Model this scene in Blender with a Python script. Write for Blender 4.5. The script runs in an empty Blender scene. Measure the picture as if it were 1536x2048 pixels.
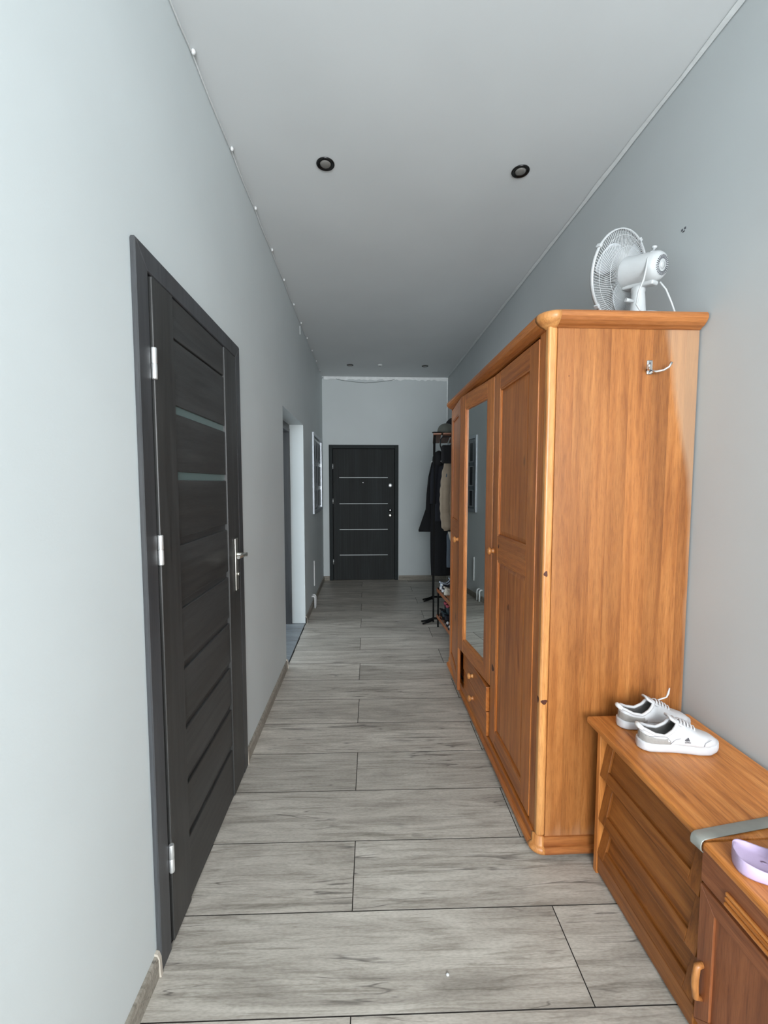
import bpy, bmesh, math, random
from mathutils import Vector, Matrix
random.seed(7)
sc = bpy.context.scene
COL = sc.collection
PI = math.pi
W_PX, H_PX, F_PX = 1536, 2048, 850.0
# ---------------- camera ----------------
cam = bpy.data.cameras.new('camera')
cam.sensor_fit = 'HORIZONTAL'; cam.sensor_width = 36.0
cam.lens = 36.0 * F_PX / W_PX
cam.clip_start = 0.02
co = bpy.data.objects.new('camera', cam); COL.objects.link(co)
PSI = math.atan(38 / F_PX); TH = math.atan(57 / F_PX)
co.location = (0, 0, 1.53)
co.rotation_euler = (PI / 2 - TH, 0, -PSI)
sc.camera = co
# ---------------- world and light ----------------
w = bpy.data.worlds.new('world'); sc.world = w; w.use_nodes = True
bg = w.node_tree.nodes['Background']
bg.inputs[0].default_value = (0.62, 0.78, 1.0, 1); bg.inputs[1].default_value = 1.0
sc.view_settings.view_transform = 'Standard'
sc.view_settings.look = 'None'
sc.view_settings.exposure = 1.12
sc.view_settings.gamma = 1.0
sc.view_settings.use_curve_mapping = False


def area(name, loc, rot, sx, sy, power, col, spread=180):
    l = bpy.data.lights.new(name, 'AREA'); l.shape = 'RECTANGLE'; l.size = sx; l.size_y = sy
    l.energy = power; l.color = col; l.spread = math.radians(spread)
    o = bpy.data.objects.new(name, l); COL.objects.link(o); o.location = loc; o.rotation_euler = rot
    return o


# daylight through the large window behind the photographer, and the window of the side room
area('window_daylight', (0.34, -2.42, 1.75), (PI / 2, 0, 0), 1.6, 1.95, 96, (0.96, 0.985, 1.0))
area('side_room_daylight', (-3.35, 4.2, 1.5), (PI / 2, 0, -PI / 2), 1.4, 1.5, 27, (0.90, 0.96, 1.0))

XL, XR, YB, YE, ZC = -0.655, 1.295, -2.5, 6.67, 3.17


# ---------------- materials ----------------
def lin(c):
    def f(v):
        v /= 255.0
        return v / 12.92 if v <= 0.04045 else ((v + 0.055) / 1.055) ** 2.4
    return (f(c[0]), f(c[1]), f(c[2]), 1.0)


class NT:
    def __init__(s, name):
        m = bpy.data.materials.new(name); m.use_nodes = True
        s.m = m; s.t = m.node_tree; s.b = s.t.nodes['Principled BSDF']

    def n(s, kind, **kw):
        x = s.t.nodes.new(kind)
        for k, v in kw.items():
            if k.startswith('i_'):
                x.inputs[k[2:].replace('_', ' ')].default_value = v
            else:
                setattr(x, k, v)
        return x

    def l(s, a, b):
        s.t.links.new(a, b)

    def ramp(s, src, stops):
        r = s.n('ShaderNodeValToRGB'); e = r.color_ramp.elements
        while len(e) < len(stops): e.new(0.5)
        for i, (p, c) in enumerate(stops): e[i].position = p; e[i].color = c
        s.l(src, r.inputs[0]); return r.outputs[0]

    def mix(s, a, b, fac, mode='MIX'):
        x = s.n('ShaderNodeMix', data_type='RGBA', blend_type=mode)
        for v, i in ((a, 6), (b, 7)):
            if isinstance(v, tuple): x.inputs[i].default_value = v
            else: s.l(v, x.inputs[i])
        if isinstance(fac, (int, float)): x.inputs[0].default_value = fac
        else: s.l(fac, x.inputs[0])
        return x.outputs[2]

    def coords(s, scale, rnd=0.0, rot=None):
        c = s.n('ShaderNodeTexCoord'); v = c.outputs['Object']
        if rnd:
            oi = s.n('ShaderNodeObjectInfo')
            mu = s.n('ShaderNodeMath', operation='MULTIPLY'); mu.inputs[1].default_value = rnd
            s.l(oi.outputs['Random'], mu.inputs[0])
            ad = s.n('ShaderNodeVectorMath', operation='ADD'); s.l(v, ad.inputs[0]); s.l(mu.outputs[0], ad.inputs[1]); v = ad.outputs[0]
        mp = s.n('ShaderNodeMapping'); mp.inputs['Scale'].default_value = scale
        if rot: mp.inputs['Rotation'].default_value = rot
        s.l(v, mp.inputs[0]); return mp.outputs[0]

    def noise(s, vec, sc_, det=3.0, rough=0.5, dist=0.0):
        x = s.n('ShaderNodeTexNoise'); x.inputs['Scale'].default_value = sc_
        x.inputs['Detail'].default_value = det; x.inputs['Roughness'].default_value = rough
        x.inputs['Distortion'].default_value = dist; s.l(vec, x.inputs['Vector']); return x.outputs['Fac']

    def bump(s, h, strength, dist=0.002):
        x = s.n('ShaderNodeBump'); x.inputs['Strength'].default_value = strength
        x.inputs['Distance'].default_value = dist; s.l(h, x.inputs['Height']); s.l(x.outputs[0], s.b.inputs['Normal'])

    def fin(s, col, rough, metal=0.0, spec=None):
        if isinstance(col, tuple): s.b.inputs['Base Color'].default_value = col
        else: s.l(col, s.b.inputs['Base Color'])
        s.b.inputs['Roughness'].default_value = rough; s.b.inputs['Metallic'].default_value = metal
        if spec is not None: s.b.inputs['Specular IOR Level'].default_value = spec
        return s.m


def plain(name, c, rough=0.5, metal=0.0, bumpy=0.0, bs=200, var=0.06, spec=None):
    t = NT(name); v = t.coords((1, 1, 1))
    n = t.noise(v, bs / 8, 3)
    base = lin(c)
    dark = tuple(x * (1 - var) for x in base[:3]) + (1,); lite = tuple(min(1, x * (1 + var)) for x in base[:3]) + (1,)
    col = t.ramp(n, [(0.3, dark), (0.7, lite)])
    if bumpy: t.bump(t.noise(v, bs, 2), bumpy, 0.001)
    return t.fin(col, rough, metal, spec)


def axis_scale(axis, along, across):
    s = [across] * 3; s['xyz'.index(axis)] = along; return tuple(s)


def wood(name, dark, mid, lite, axis='z', rough=0.38, across=15, along=1.3, knots=0.0, board=0.0, rnd=7.0, fibre=0.6, coat=0.0, stain=False):
    t = NT(name)
    v = t.coords(axis_scale(axis, along, across), rnd)
    n1 = t.noise(v, 1.0, 5, 0.62, 1.3)
    v2 = t.coords(axis_scale(axis, 16, 300), rnd)
    n2 = t.noise(v2, 1.0, 3, 0.7)
    v3 = t.coords(axis_scale(axis, 0.7, 5.0), rnd)
    n3 = t.noise(v3, 1.0, 2, 0.5, 0.8)
    wv = t.n('ShaderNodeTexWave', wave_type='RINGS', rings_direction='SPHERICAL'); t.l(t.coords(axis_scale(axis, 1.1, 14), rnd), wv.inputs['Vector'])
    wv.inputs['Scale'].default_value = 0.8; wv.inputs['Distortion'].default_value = 6.0; wv.inputs['Detail'].default_value = 2; wv.inputs['Detail Scale'].default_value = 1.0
    c = t.ramp(n1, [(0.26, lin(dark)), (0.46, lin(mid)), (0.74, lin(lite))])
    c = t.mix(c, t.ramp(wv.outputs['Fac'], [(0.0, lin(lite)), (0.6, lin(mid)), (1.0, lin(dark))]), 0.20)
    c = t.mix(c, t.ramp(n2, [(0.34, (0.58, 0.52, 0.46, 1)), (0.56, (1.04, 1.04, 1.04, 1))]), fibre, 'MULTIPLY')
    c = t.mix(c, t.ramp(n3, [(0.35, (0.74, 0.69, 0.64, 1)), (0.65, (1.12, 1.12, 1.12, 1))]), 0.75, 'MULTIPLY')
    if board:
        oi = t.n('ShaderNodeObjectInfo')
        c = t.mix(c, t.ramp(oi.outputs['Random'], [(0.0, (1 - board,) * 3 + (1,)), (1.0, (1 + board * .6,) * 3 + (1,))]), 1.0, 'MULTIPLY')
    if knots:
        vo = t.n('ShaderNodeTexVoronoi', feature='F1'); t.l(t.coords(axis_scale(axis, 1.7, 3.6), rnd), vo.inputs['Vector']); vo.inputs['Scale'].default_value = 1.0
        k = t.ramp(vo.outputs['Distance'], [(0.03, (1, 1, 1, 1)), (0.075, (0, 0, 0, 1))])
        km = t.n('ShaderNodeMath', operation='MULTIPLY'); km.inputs[1].default_value = knots
        t.l(k, km.inputs[0]); c = t.mix(c, lin(tuple(x * 0.35 for x in dark)), km.outputs[0])
    if stain:
        # sun-bleached patch of the veneer towards the wall, with a ragged curved outline
        g = t.n('ShaderNodeNewGeometry'); sp = t.n('ShaderNodeSeparateXYZ'); t.l(g.outputs['Position'], sp.inputs[0])
        a = t.n('ShaderNodeMapRange'); a.inputs[1].default_value = 1.42; a.inputs[2].default_value = 2.10
        a.inputs[3].default_value = 0.0; a.inputs[4].default_value = 0.125; t.l(sp.outputs['Z'], a.inputs[0])
        s1 = t.n('ShaderNodeMath', operation='ADD'); t.l(sp.outputs['X'], s1.inputs[0]); t.l(a.outputs[0], s1.inputs[1])
        nn = t.noise(t.coords((9, 9, 3)), 1.0, 2)
        s2 = t.n('ShaderNodeMath', operation='MULTIPLY_ADD'); s2.inputs[1].default_value = 0.05; t.l(nn, s2.inputs[0]); t.l(s1.outputs[0], s2.inputs[2])
        k = t.ramp(s2.outputs[0], [(0.0, (0, 0, 0, 1)), (1.0, (1, 1, 1, 1))])
        mr = t.n('ShaderNodeMapRange'); mr.inputs[1].default_value = 1.298; mr.inputs[2].default_value = 1.325; mr.inputs[3].default_value = 0; mr.inputs[4].default_value = 0.55
        t.l(s2.outputs[0], mr.inputs[0])
        c = t.mix(c, lin((172, 146, 120)), mr.outputs[0])
        lo = t.n('ShaderNodeMath', operation='MULTIPLY_ADD'); lo.inputs[1].default_value = 0.35; t.l(nn, lo.inputs[0]); t.l(sp.outputs['Z'], lo.inputs[2])
        m2 = t.n('ShaderNodeMapRange'); m2.inputs[1].default_value = 0.30; m2.inputs[2].default_value = 0.22; m2.inputs[3].default_value = 0; m2.inputs[4].default_value = 0.32
        t.l(lo.outputs[0], m2.inputs[0]); c = t.mix(c, lin((176, 140, 112)), m2.outputs[0])
    t.bump(n2, 0.12, 0.0008)
    m = t.fin(c, rough)
    if coat:
        t.b.inputs['Coat Weight'].default_value = coat; t.b.inputs['Coat Roughness'].default_value = 0.25
    return m


M = {}
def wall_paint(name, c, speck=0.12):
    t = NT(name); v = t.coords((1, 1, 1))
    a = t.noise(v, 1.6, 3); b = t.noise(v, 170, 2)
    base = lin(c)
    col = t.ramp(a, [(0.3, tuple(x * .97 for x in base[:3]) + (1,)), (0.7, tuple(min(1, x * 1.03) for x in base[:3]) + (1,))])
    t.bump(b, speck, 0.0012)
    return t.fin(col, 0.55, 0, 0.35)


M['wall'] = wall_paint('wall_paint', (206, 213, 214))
M['wall_r'] = wall_paint('dimmed_wall_paint', (184, 189, 190))  # right wall's weaker light put into a darker copy of the wall colour
M['ceil'] = wall_paint('ceiling_paint', (212, 216, 217), 0.1)
M['caulk'] = plain('white_caulk', (240, 244, 244), 0.6)
M['cap_grey'] = plain('beige_grey_end_cap', (186, 178, 166), 0.5)
M['caulk_soft'] = plain('soft_white_caulk', (218, 223, 223), 0.7)  # slightly darker white for the right-hand caulk line
M['white'] = plain('white_plastic', (214, 216, 216), 0.35, var=0.02)
M['white_matte'] = plain('white_shoe_leather', (196, 196, 198), 0.5, var=0.02, bumpy=0.08, bs=600)
M['sole'] = plain('white_rubber', (192, 192, 195), 0.45, var=0.03)
M['fan'] = plain('white_fan_plastic', (184, 187, 188), 0.35, var=0.02)
M['suede'] = plain('grey_suede', (150, 147, 143), 0.9, bumpy=0.4, bs=900)
M['lining'] = plain('grey_lining', (118, 116, 114), 0.95, bumpy=0.3, bs=900)
M['seam'] = plain('seam_grey', (120, 123, 128), 0.8)
M['print'] = plain('dark_print', (70, 72, 78), 0.6)
M['black'] = plain('black_fabric', (14, 15, 19), 0.92, bumpy=0.4, bs=300)
M['navy'] = plain('dark_navy_fabric', (20, 23, 32), 0.9, bumpy=0.3, bs=300)
M['blackmetal'] = plain('black_metal', (12, 12, 12), 0.8, 0.0, spec=.2)
M['steel'] = plain('brushed_steel', (206, 204, 196), 0.32, 1.0)
M['silver'] = plain('satin_silver', (226, 228, 228), 0.4, 0.75)
M['inlay'] = plain('satin_inlay', (190, 196, 196), 0.6, 0.2)
M['end_frame'] = plain('dark_graphite_frame', (42, 47, 48), 0.6, bumpy=.1, spec=.2)
M['chrome'] = plain('chrome', (225, 225, 225), 0.12, 1.0)
M['strip'] = plain('dull_grey_strip', (150, 152, 146), 0.5, 0.3, bumpy=0.1)
M['beige'] = plain('beige_puffer_fabric', (158, 143, 124), 0.75, bumpy=0.15, bs=120)
M['denim'] = plain('blue_grey_denim', (78, 88, 98), 0.9, bumpy=0.3, bs=500)
M['olive'] = plain('grey_green_cap_fabric', (84, 86, 80), 0.9, bumpy=0.3)
M['maroon'] = plain('maroon_fabric', (70, 42, 44), 0.9, bumpy=0.3)
M['pink'] = plain('pink_cuff', (150, 62, 76), 0.8)
M['teal'] = plain('dark_teal_fabric', (34, 52, 58), 0.8)
M['mesh_grey'] = plain('pale_blue_grey_mesh', (165, 175, 188), 0.85, bumpy=0.6, bs=700)
M['cream'] = plain('cream_fabric', (190, 184, 172), 0.85, bumpy=0.4)
M['lilac'] = plain('lilac_foam', (186, 168, 200), 0.55, bumpy=0.12, bs=500, var=0.02)
M['lilac_dark'] = plain('lilac_logo', (150, 134, 160), 0.6)
M['black_gloss'] = plain('black_lamp_ring', (16, 16, 16), 0.22)
M['lens'] = plain('frosted_lens', (120, 118, 114), 0.35, bumpy=0.3, bs=400)
M['dark_void'] = plain('dark_interior', (16, 12, 10), 0.95)
M['edge_seal'] = plain('dark_floor_joint', (58, 55, 52), 1.0, spec=0.0)  # dark painted plank edges and the base in the gaps
M['photo_dark'] = plain('dark_photo_print', (38, 41, 46), 0.35, var=0.5, bs=160)
M['frame_silver'] = plain('silver_frame', (178, 184, 190), 0.35, 0.5)

PINE_D, PINE_M, PINE_L = (140, 74, 30), (184, 108, 48), (208, 134, 68)
M['pine_edge'] = wood('pine_edge_moulding', (116, 62, 26), (156, 94, 46), (182, 120, 66), 'x')
for ax in 'xyz':
    M['pine_' + ax] = wood('orange_pine_' + ax, PINE_D, PINE_M, PINE_L, ax, knots=0.0)
M['pine_board'] = wood('orange_pine_side_board', (124, 72, 32), (155, 97, 48), (176, 119, 66), 'z', board=0.14, stain=True, across=11, along=1.0)
M['pine_knotty'] = wood('orange_pine_knotty', PINE_D, PINE_M, PINE_L, 'z', knots=1.0)
M['pine_post'] = wood('pale_pine_post', (150, 90, 44), (194, 132, 74), (216, 160, 98), 'z')
OAK_D, OAK_M, OAK_L = (142, 82, 36), (194, 122, 58), (218, 150, 84)
for ax in 'xyz':
    M['oak_' + ax] = wood('honey_oak_' + ax, OAK_D, OAK_M, OAK_L, ax, across=30, along=2.2, fibre=0.55)
for ax in 'yz':
    M['oakf_' + ax] = wood('shaded_oak_' + ax, (96, 52, 20), (138, 82, 34), (160, 102, 48), ax, across=30, along=2.2, fibre=0.5)  # same oak darkened for the flap fronts, painting in their grazing light
for ax in 'xyz':
    M['oak2_' + ax] = wood('reddish_oak_' + ax, (112, 62, 36), (146, 88, 54), (166, 104, 66), ax, across=26, along=2.5, fibre=0.55)
for ax in 'yz':
    M['graph_' + ax] = wood('graphite_oak_' + ax, (42, 43, 43), (54, 55, 55), (66, 67, 67), ax, rough=0.45, across=30, along=2.0, fibre=0.4)
M['graph_x'] = wood('graphite_oak_x', (42, 43, 43), (54, 55, 55), (66, 67, 67), 'x', rough=0.45, across=30, along=2.0, fibre=0.4)
M['graph_trim'] = wood('graphite_frame', (52, 54, 57), (62, 64, 67), (72, 74, 77), 'z', rough=0.4, across=40, along=1.5, fibre=0.3)
M['graph_end'] = wood('graphite_entry_panel', (27, 30, 31), (37, 41, 42), (48, 52, 53), 'z', rough=0.75, across=16, along=0.5, fibre=0.3)


def floor_mat(name, d, m, l, rough=0.42):
    t = NT(name)
    v = t.coords((1.6, 11, 11), 19.0); n1 = t.noise(v, 1.0, 7, 0.66, 0.9)
    v2 = t.coords((3.2, 60, 60), 19.0); n2 = t.noise(v2, 1.0, 6, 0.7, 1.0)
    v3 = t.coords((60, 260, 60), 19.0); n3 = t.noise(v3, 1.0, 2)
    v4 = t.coords((1.5, 20, 20), 31.0); n4 = t.noise(v4, 1.0, 2, 0.45, 0.9)
    c = t.ramp(n1, [(0.3, lin(d)), (0.5, lin(m)), (0.7, lin(l))])
    c = t.mix(c, t.ramp(n2, [(0.34, (0.50, 0.49, 0.46, 1)), (0.50, (1, 1, 1, 1))]), 0.75, 'MULTIPLY')
    c = t.mix(c, t.ramp(n3, [(0.35, (0.78, 0.77, 0.76, 1)), (0.6, (1, 1, 1, 1))]), 0.7, 'MULTIPLY')
    # dark cracks of the printed oak grain
    cr = t.n('ShaderNodeMath', operation='SUBTRACT'); cr.inputs[1].default_value = 0.5; t.l(n4, cr.inputs[0])
    ab = t.n('ShaderNodeMath', operation='ABSOLUTE'); t.l(cr.outputs[0], ab.inputs[0])
    line = t.ramp(ab.outputs[0], [(0.0, (1, 1, 1, 1)), (0.018, (0, 0, 0, 1))])
    msk = t.ramp(t.noise(t.coords((2.6, 7, 7), 11.0), 1.0, 2), [(0.50, (0, 0, 0, 1)), (0.60, (1, 1, 1, 1))])
    f = t.n('ShaderNodeMath', operation='MULTIPLY'); t.l(line, f.inputs[0]); t.l(msk, f.inputs[1])
    f2 = t.n('ShaderNodeMath', operation='MULTIPLY'); t.l(f.outputs[0], f2.inputs[0]); f2.inputs[1].default_value = 0.8
    c = t.mix(c, lin((84, 80, 76)), f2.outputs[0])
    oi = t.n('ShaderNodeObjectInfo')
    c = t.mix(c, t.ramp(oi.outputs['Random'], [(0.0, (0.90, 0.90, 0.90, 1)), (1.0, (1.05, 1.04, 1.04, 1))]), 1.0, 'MULTIPLY')
    t.bump(n2, 0.12, 0.001)
    return t.fin(c, rough, 0, 0.5)


M['plank'] = floor_mat('grey_oak_laminate', (152, 146, 137), (184, 178, 168), (210, 205, 195))
M['skirt'] = floor_mat('grey_oak_skirting', (136, 130, 119), (160, 154, 143), (176, 170, 159), 0.5)
M['side_floor'] = floor_mat('cool_grey_tile', (120, 126, 130), (138, 144, 149), (152, 158, 162))

mt = NT('mirror_glass'); M['mirror'] = mt.fin((0.78, 0.82, 0.81, 1), 0.01, 1.0)
fg = NT('frosted_door_glass'); M['frost'] = fg.fin(lin((96, 112, 110)), 0.22)
M['pic_mount'] = plain('grey_mount', (160, 166, 172), 0.5)
gl = NT('picture_glass'); M['pic_bg'] = gl.fin(lin((128, 136, 142)), 0.2)


# ---------------- mesh builder ----------------
class B:
    def __init__(s): s.bm = bmesh.new()

    def _mi(s, faces, mi, smooth=False):
        for f in faces: f.material_index = mi; f.smooth = smooth

    def box(s, x0, x1, y0, y1, z0, z1, bev=0.0, mi=0, seg=2, M_=None):
        b = bmesh.new(); bmesh.ops.create_cube(b, size=1.0)
        for v in b.verts:
            v.co = Vector(((x0 + x1) / 2 + v.co.x * (x1 - x0), (y0 + y1) / 2 + v.co.y * (y1 - y0), (z0 + z1) / 2 + v.co.z * (z1 - z0)))
        if bev > 0:
            bmesh.ops.bevel(b, geom=b.edges[:], offset=bev, segments=seg, affect='EDGES', profile=0.5)
        s.merge(b, mi, M_); return s

    def merge(s, b, mi=0, M_=None, smooth=None):
        if M_ is not None: bmesh.ops.transform(b, matrix=M_, verts=b.verts)
        vm = {}
        for v in b.verts: vm[v] = s.bm.verts.new(v.co)
        for f in b.faces:
            try: nf = s.bm.faces.new([vm[v] for v in f.verts])
            except ValueError: continue
            nf.material_index = mi if mi is not None else f.material_index
            nf.smooth = f.smooth if smooth is None else smooth
        b.free()

    def grid(s, rings, closed_ring=True, closed_path=False, cap=True, mi=0, smooth=True):
        vs = [[s.bm.verts.new(p) for p in r] for r in rings]
        n = len(rings[0]); fs = []
        for i in range(len(vs) - (0 if closed_path else 1)):
            a, b = vs[i], vs[(i + 1) % len(vs)]
            for j in range(n if closed_ring else n - 1):
                k = (j + 1) % n
                try: fs.append(s.bm.faces.new((a[j], a[k], b[k], b[j])))
                except ValueError: pass
        if cap and closed_ring and not closed_path:
            for r in (vs[0][::-1], vs[-1]):
                try:
                    f = s.bm.faces.new(r); f.material_index = mi
                except ValueError: pass
        s._mi(fs, mi, smooth); return s

    def tube(s, pts, r, n=8, mi=0, closed=False, cap=True, flat=1.0):
        pts = [Vector(p) for p in pts]; rings = []; prev = None
        N = len(pts)
        for i, p in enumerate(pts):
            if closed: t = pts[(i + 1) % N] - pts[i - 1]
            else: t = pts[min(i + 1, N - 1)] - pts[max(i - 1, 0)]
            t.normalize()
            if prev is None:
                a = Vector((0, 0, 1)) if abs(t.z) < 0.9 else Vector((1, 0, 0))
                u = t.cross(a).normalized()
            else:
                u = (prev - t * prev.dot(t)).normalized()
            prev = u; v = t.cross(u)
            rr = r[i] if isinstance(r, (list, tuple)) else r
            rings.append([p + u * math.cos(2 * PI * k / n) * rr + v * math.sin(2 * PI * k / n) * rr * flat for k in range(n)])
        return s.grid(rings, True, closed, cap, mi)

    def lathe(s, prof, base=(0, 0, 0), axis='z', n=24, mi=0, smooth=True):
        rings = []
        for r, h in prof:
            ring = []
            for k in range(n):
                a = 2 * PI * k / n; c, d = math.cos(a) * r, math.sin(a) * r
                p = {'z': (c, d, h), 'x': (h, c, d), 'y': (d, h, c)}[axis]
                ring.append(Vector(p) + Vector(base))
            rings.append(ring)
        return s.grid(rings, True, False, True, mi, smooth)

    def sweep_wall(s, path, prof, mi=0, smooth=False):
        """path: (x, y, nx, ny); prof: closed list of (outward, z)."""
        rings = [[Vector((x + nx * o, y + ny * o, z)) for o, z in prof] for x, y, nx, ny in path]
        return s.grid(rings, True, False, True, mi, smooth)

    def prism(s, poly, h0, h1, axis='z', mi=0, M_=None, bev=0.0):
        b = bmesh.new()
        def mk(p, h): return {'z': (p[0], p[1], h), 'x': (h, p[0], p[1]), 'y': (p[0], h, p[1])}[axis]
        a = [b.verts.new(mk(p, h0)) for p in poly]; c = [b.verts.new(mk(p, h1)) for p in poly]
        b.faces.new(a[::-1]); b.faces.new(c)
        for i in range(len(poly)):
            k = (i + 1) % len(poly); b.faces.new((a[i], a[k], c[k], c[i]))
        bmesh.ops.recalc_face_normals(b, faces=b.faces)
        if bev: bmesh.ops.bevel(b, geom=b.edges[:], offset=bev, segments=1, affect='EDGES')
        s.merge(b, mi, M_); return s

    def out(s, name, mats, parent=None, origin=None, subsurf=0, solid=0.0, recalc=True, offset=-1.0):
        """World (or parent-local) coordinates; origin moves the object's origin there."""
        if recalc: bmesh.ops.recalc_face_normals(s.bm, faces=s.bm.faces)
        par_o = Vector(parent.get('_o', (0, 0, 0))) if parent else Vector((0, 0, 0))
        if parent and origin is None: org = par_o
        elif origin is not None: org = Vector(origin)
        else: org = Vector((0, 0, 0))
        for v in s.bm.verts: v.co -= org
        me = bpy.data.meshes.new(name); s.bm.to_mesh(me); s.bm.free()
        if not isinstance(mats, (list, tuple)): mats = [mats]
        for m in mats: me.materials.append(M[m] if isinstance(m, str) else m)
        o = bpy.data.objects.new(name, me); COL.objects.link(o)
        if parent:
            o.parent = parent; o.location = org - par_o
        else: o.location = org
        ORG[o.name] = org
        o['_o'] = tuple(org)
        if solid:
            md = o.modifiers.new('solid', 'SOLIDIFY'); md.thickness = solid; md.offset = offset
        if subsurf:
            md = o.modifiers.new('sub', 'SUBSURF'); md.levels = subsurf; md.render_levels = subsurf
        return o


ORG = {}


def tag(o, label=None, cat=None, group=None, kind=None):
    if label: o['label'] = label
    if cat: o['category'] = cat
    if group: o['group'] = group
    if kind: o['kind'] = kind
    return o


def thing(name, label, cat, origin=(0, 0, 0), group=None):
    """Empty whose children are modelled in world coordinates and stored relative to it."""
    o = bpy.data.objects.new(name, None); COL.objects.link(o); o.location = origin
    o.empty_display_size = 0.05; o['_o'] = tuple(origin)
    return tag(o, label, cat, group)


def local_thing(name, label, cat, loc, rz=0.0, group=None):
    """Empty whose children are modelled around the origin."""
    o = bpy.data.objects.new(name, None); COL.objects.link(o); o.location = loc; o.rotation_euler = (0, 0, rz)
    o['_o'] = (0, 0, 0)
    return tag(o, label, cat, group)


def copy_tree(o, parent=None):
    c = o.copy(); COL.objects.link(c)
    if parent: c.parent = parent
    for ch in [x for x in bpy.data.objects if x.parent == o]: copy_tree(ch, c)
    return c


# ================= ROOM SHELL =================
T = 0.16
DY0, DY1, DZ = 1.335, 2.175, 2.165      # leaf opening of the near door in the left wall
OY0, OY1, OZ = 3.47, 4.60, 2.15         # deep doorway opening
b = B()
for y0, y1, z0, z1 in ((YB, DY0, 0, ZC), (DY0, DY1, DZ, ZC), (DY1, OY0, 0, ZC), (OY0, OY1, OZ, ZC), (OY1, YE, 0, ZC)):
    b.box(XL - 0.34, XL, y0, y1, z0, z1)
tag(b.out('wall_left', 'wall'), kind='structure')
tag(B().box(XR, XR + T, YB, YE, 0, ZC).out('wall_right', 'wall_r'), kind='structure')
EX0, EX1, EZ = -0.56, 0.525, 2.13
b = B().box(XL - .34, EX0, YE, YE + T, 0, ZC).box(EX0, EX1, YE, YE + T, EZ, ZC).box(EX1, XR + T, YE, YE + T, 0, ZC).box(EX0 - .1, EX1 + .1, YE + T, YE + T + .03, 0, EZ + .1)
tag(b.out('wall_end', 'wall'), kind='structure')
tag(B().box(XL - .34, XR + T, YB, YE + T, ZC, ZC + 0.12).out('ceiling', 'ceil'), kind='structure')
# back wall behind the photographer, with the window the daylight comes through
b = B()
b.box(XL - .34, -0.55, YB - .2, YB, 0, ZC).box(1.19, XR + T, YB - .2, YB, 0, ZC).box(-0.55, 1.19, YB - .2, YB, 0, 0.75).box(-0.55, 1.19, YB - .2, YB, 2.75, ZC)
tag(b.out('wall_back', 'wall'), kind='structure')
wf = B()
for x in (-0.55, 0.295, 1.14): wf.box(x, x + .05, YB - .16, YB - .1, 0.75, 2.75)
for z in (0.75, 2.70): wf.box(-0.55, 1.19, YB - .16, YB - .1, z, z + .05)
wf = tag(wf.out('window_1', 'white'), kind='structure')
# floor with its planks
fl = tag(B().box(XL - .34, XR + T, YB, YE + T, -0.06, -0.0085).out('floor', 'edge_seal'), kind='structure')
RA = math.radians(-0.92); RW, RL, Y0 = 0.3007, 1.446, 1.427


def plank_mesh(L, nm):
    q = B()
    b_ = bmesh.new(); bmesh.ops.create_cube(b_, size=1.0)
    for v in b_.verts: v.co = Vector((v.co.x * (L - 0.002), v.co.y * (RW - 0.002), (v.co.z - .5) * 0.009))
    top = [e for e in b_.edges if all(v.co.z > -1e-5 for v in e.verts)]
    bmesh.ops.bevel(b_, geom=top, offset=0.0008, segments=1, affect='EDGES'); b_.normal_update()
    for f_ in b_.faces: f_.material_index = 0 if f_.normal.z > .98 else 1
    me = bpy.data.meshes.new(nm); b_.to_mesh(me); b_.free(); me.materials.append(M['plank']); me.materials.append(M['edge_seal']); return me


cache = {}
lo, hi = XL + 0.004, XR - 0.004
for r in range(-13, 18):
    yc = Y0 + RW * (r + .5)
    j0 = -0.048 if r % 2 == 1 or r == 0 else 0.672
    j0 = -0.048 if r % 2 == 0 else 0.672
    # row 0 spans y 1.427..1.728 and has its joint near the corridor centre
    cuts = [lo] + sorted(x for x in (j0 - RL, j0, j0 + RL) if lo + .05 < x < hi - .05) + [hi]
    for a, c in zip(cuts[:-1], cuts[1:]):
        L = round(c - a, 4)
        if L not in cache: cache[L] = plank_mesh(L, 'plank')
        p = bpy.data.objects.new('plank', cache[L]); COL.objects.link(p); p.parent = fl
        x = (a + c) / 2
        p.location = (x * math.cos(RA), yc + x * math.sin(RA), 0)
        if p.location.y > YE - .1: p.location.y = yc - 0.0
        p.rotation_euler = (0, 0, RA)

# skirting boards
SK = [(0, 0), (0.013, 0), (0.013, 0.055), (0.008, 0.068), (0, 0.07)]


def skirting(name, runs):
    q = B()
    for (x0, y0, x1, y1, nx, ny) in runs:
        q.sweep_wall([(x0, y0, nx, ny), (x1, y1, nx, ny)], SK)
    return tag(q.out(name, 'skirt'), kind='structure')


sk = skirting('baseboard_left', [(XL, YB, XL, 1.262, 1, 0), (XL, 2.252, XL, OY0 - .004, 1, 0), (XL, OY1 + .004, XL, YE, 1, 0)])
for (y, s_) in ((1.256, 1), (2.258, -1), (OY0 - .008, 1), (OY1 + .010, -1)):
    q = B().sweep_wall([(XL, y - .006, 1, 0), (XL, y + .006, 1, 0)], [(0, 0), (0.02, 0), (0.018, 0.008), (0.016, 0.058), (0.010, 0.075), (0, 0.078)])
    q.out('end_cap', 'cap_grey', sk)
skirting('baseboard_end', [(XL, YE, EX0 - .0, YE, 0, -1), (EX1 + .005, YE, XR, YE, 0, -1)])
skirting('baseboard_right', [(XR, YB, XR, 1.62, -1, 0), (XR, 3.5, XR, YE, -1, 0)])

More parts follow.
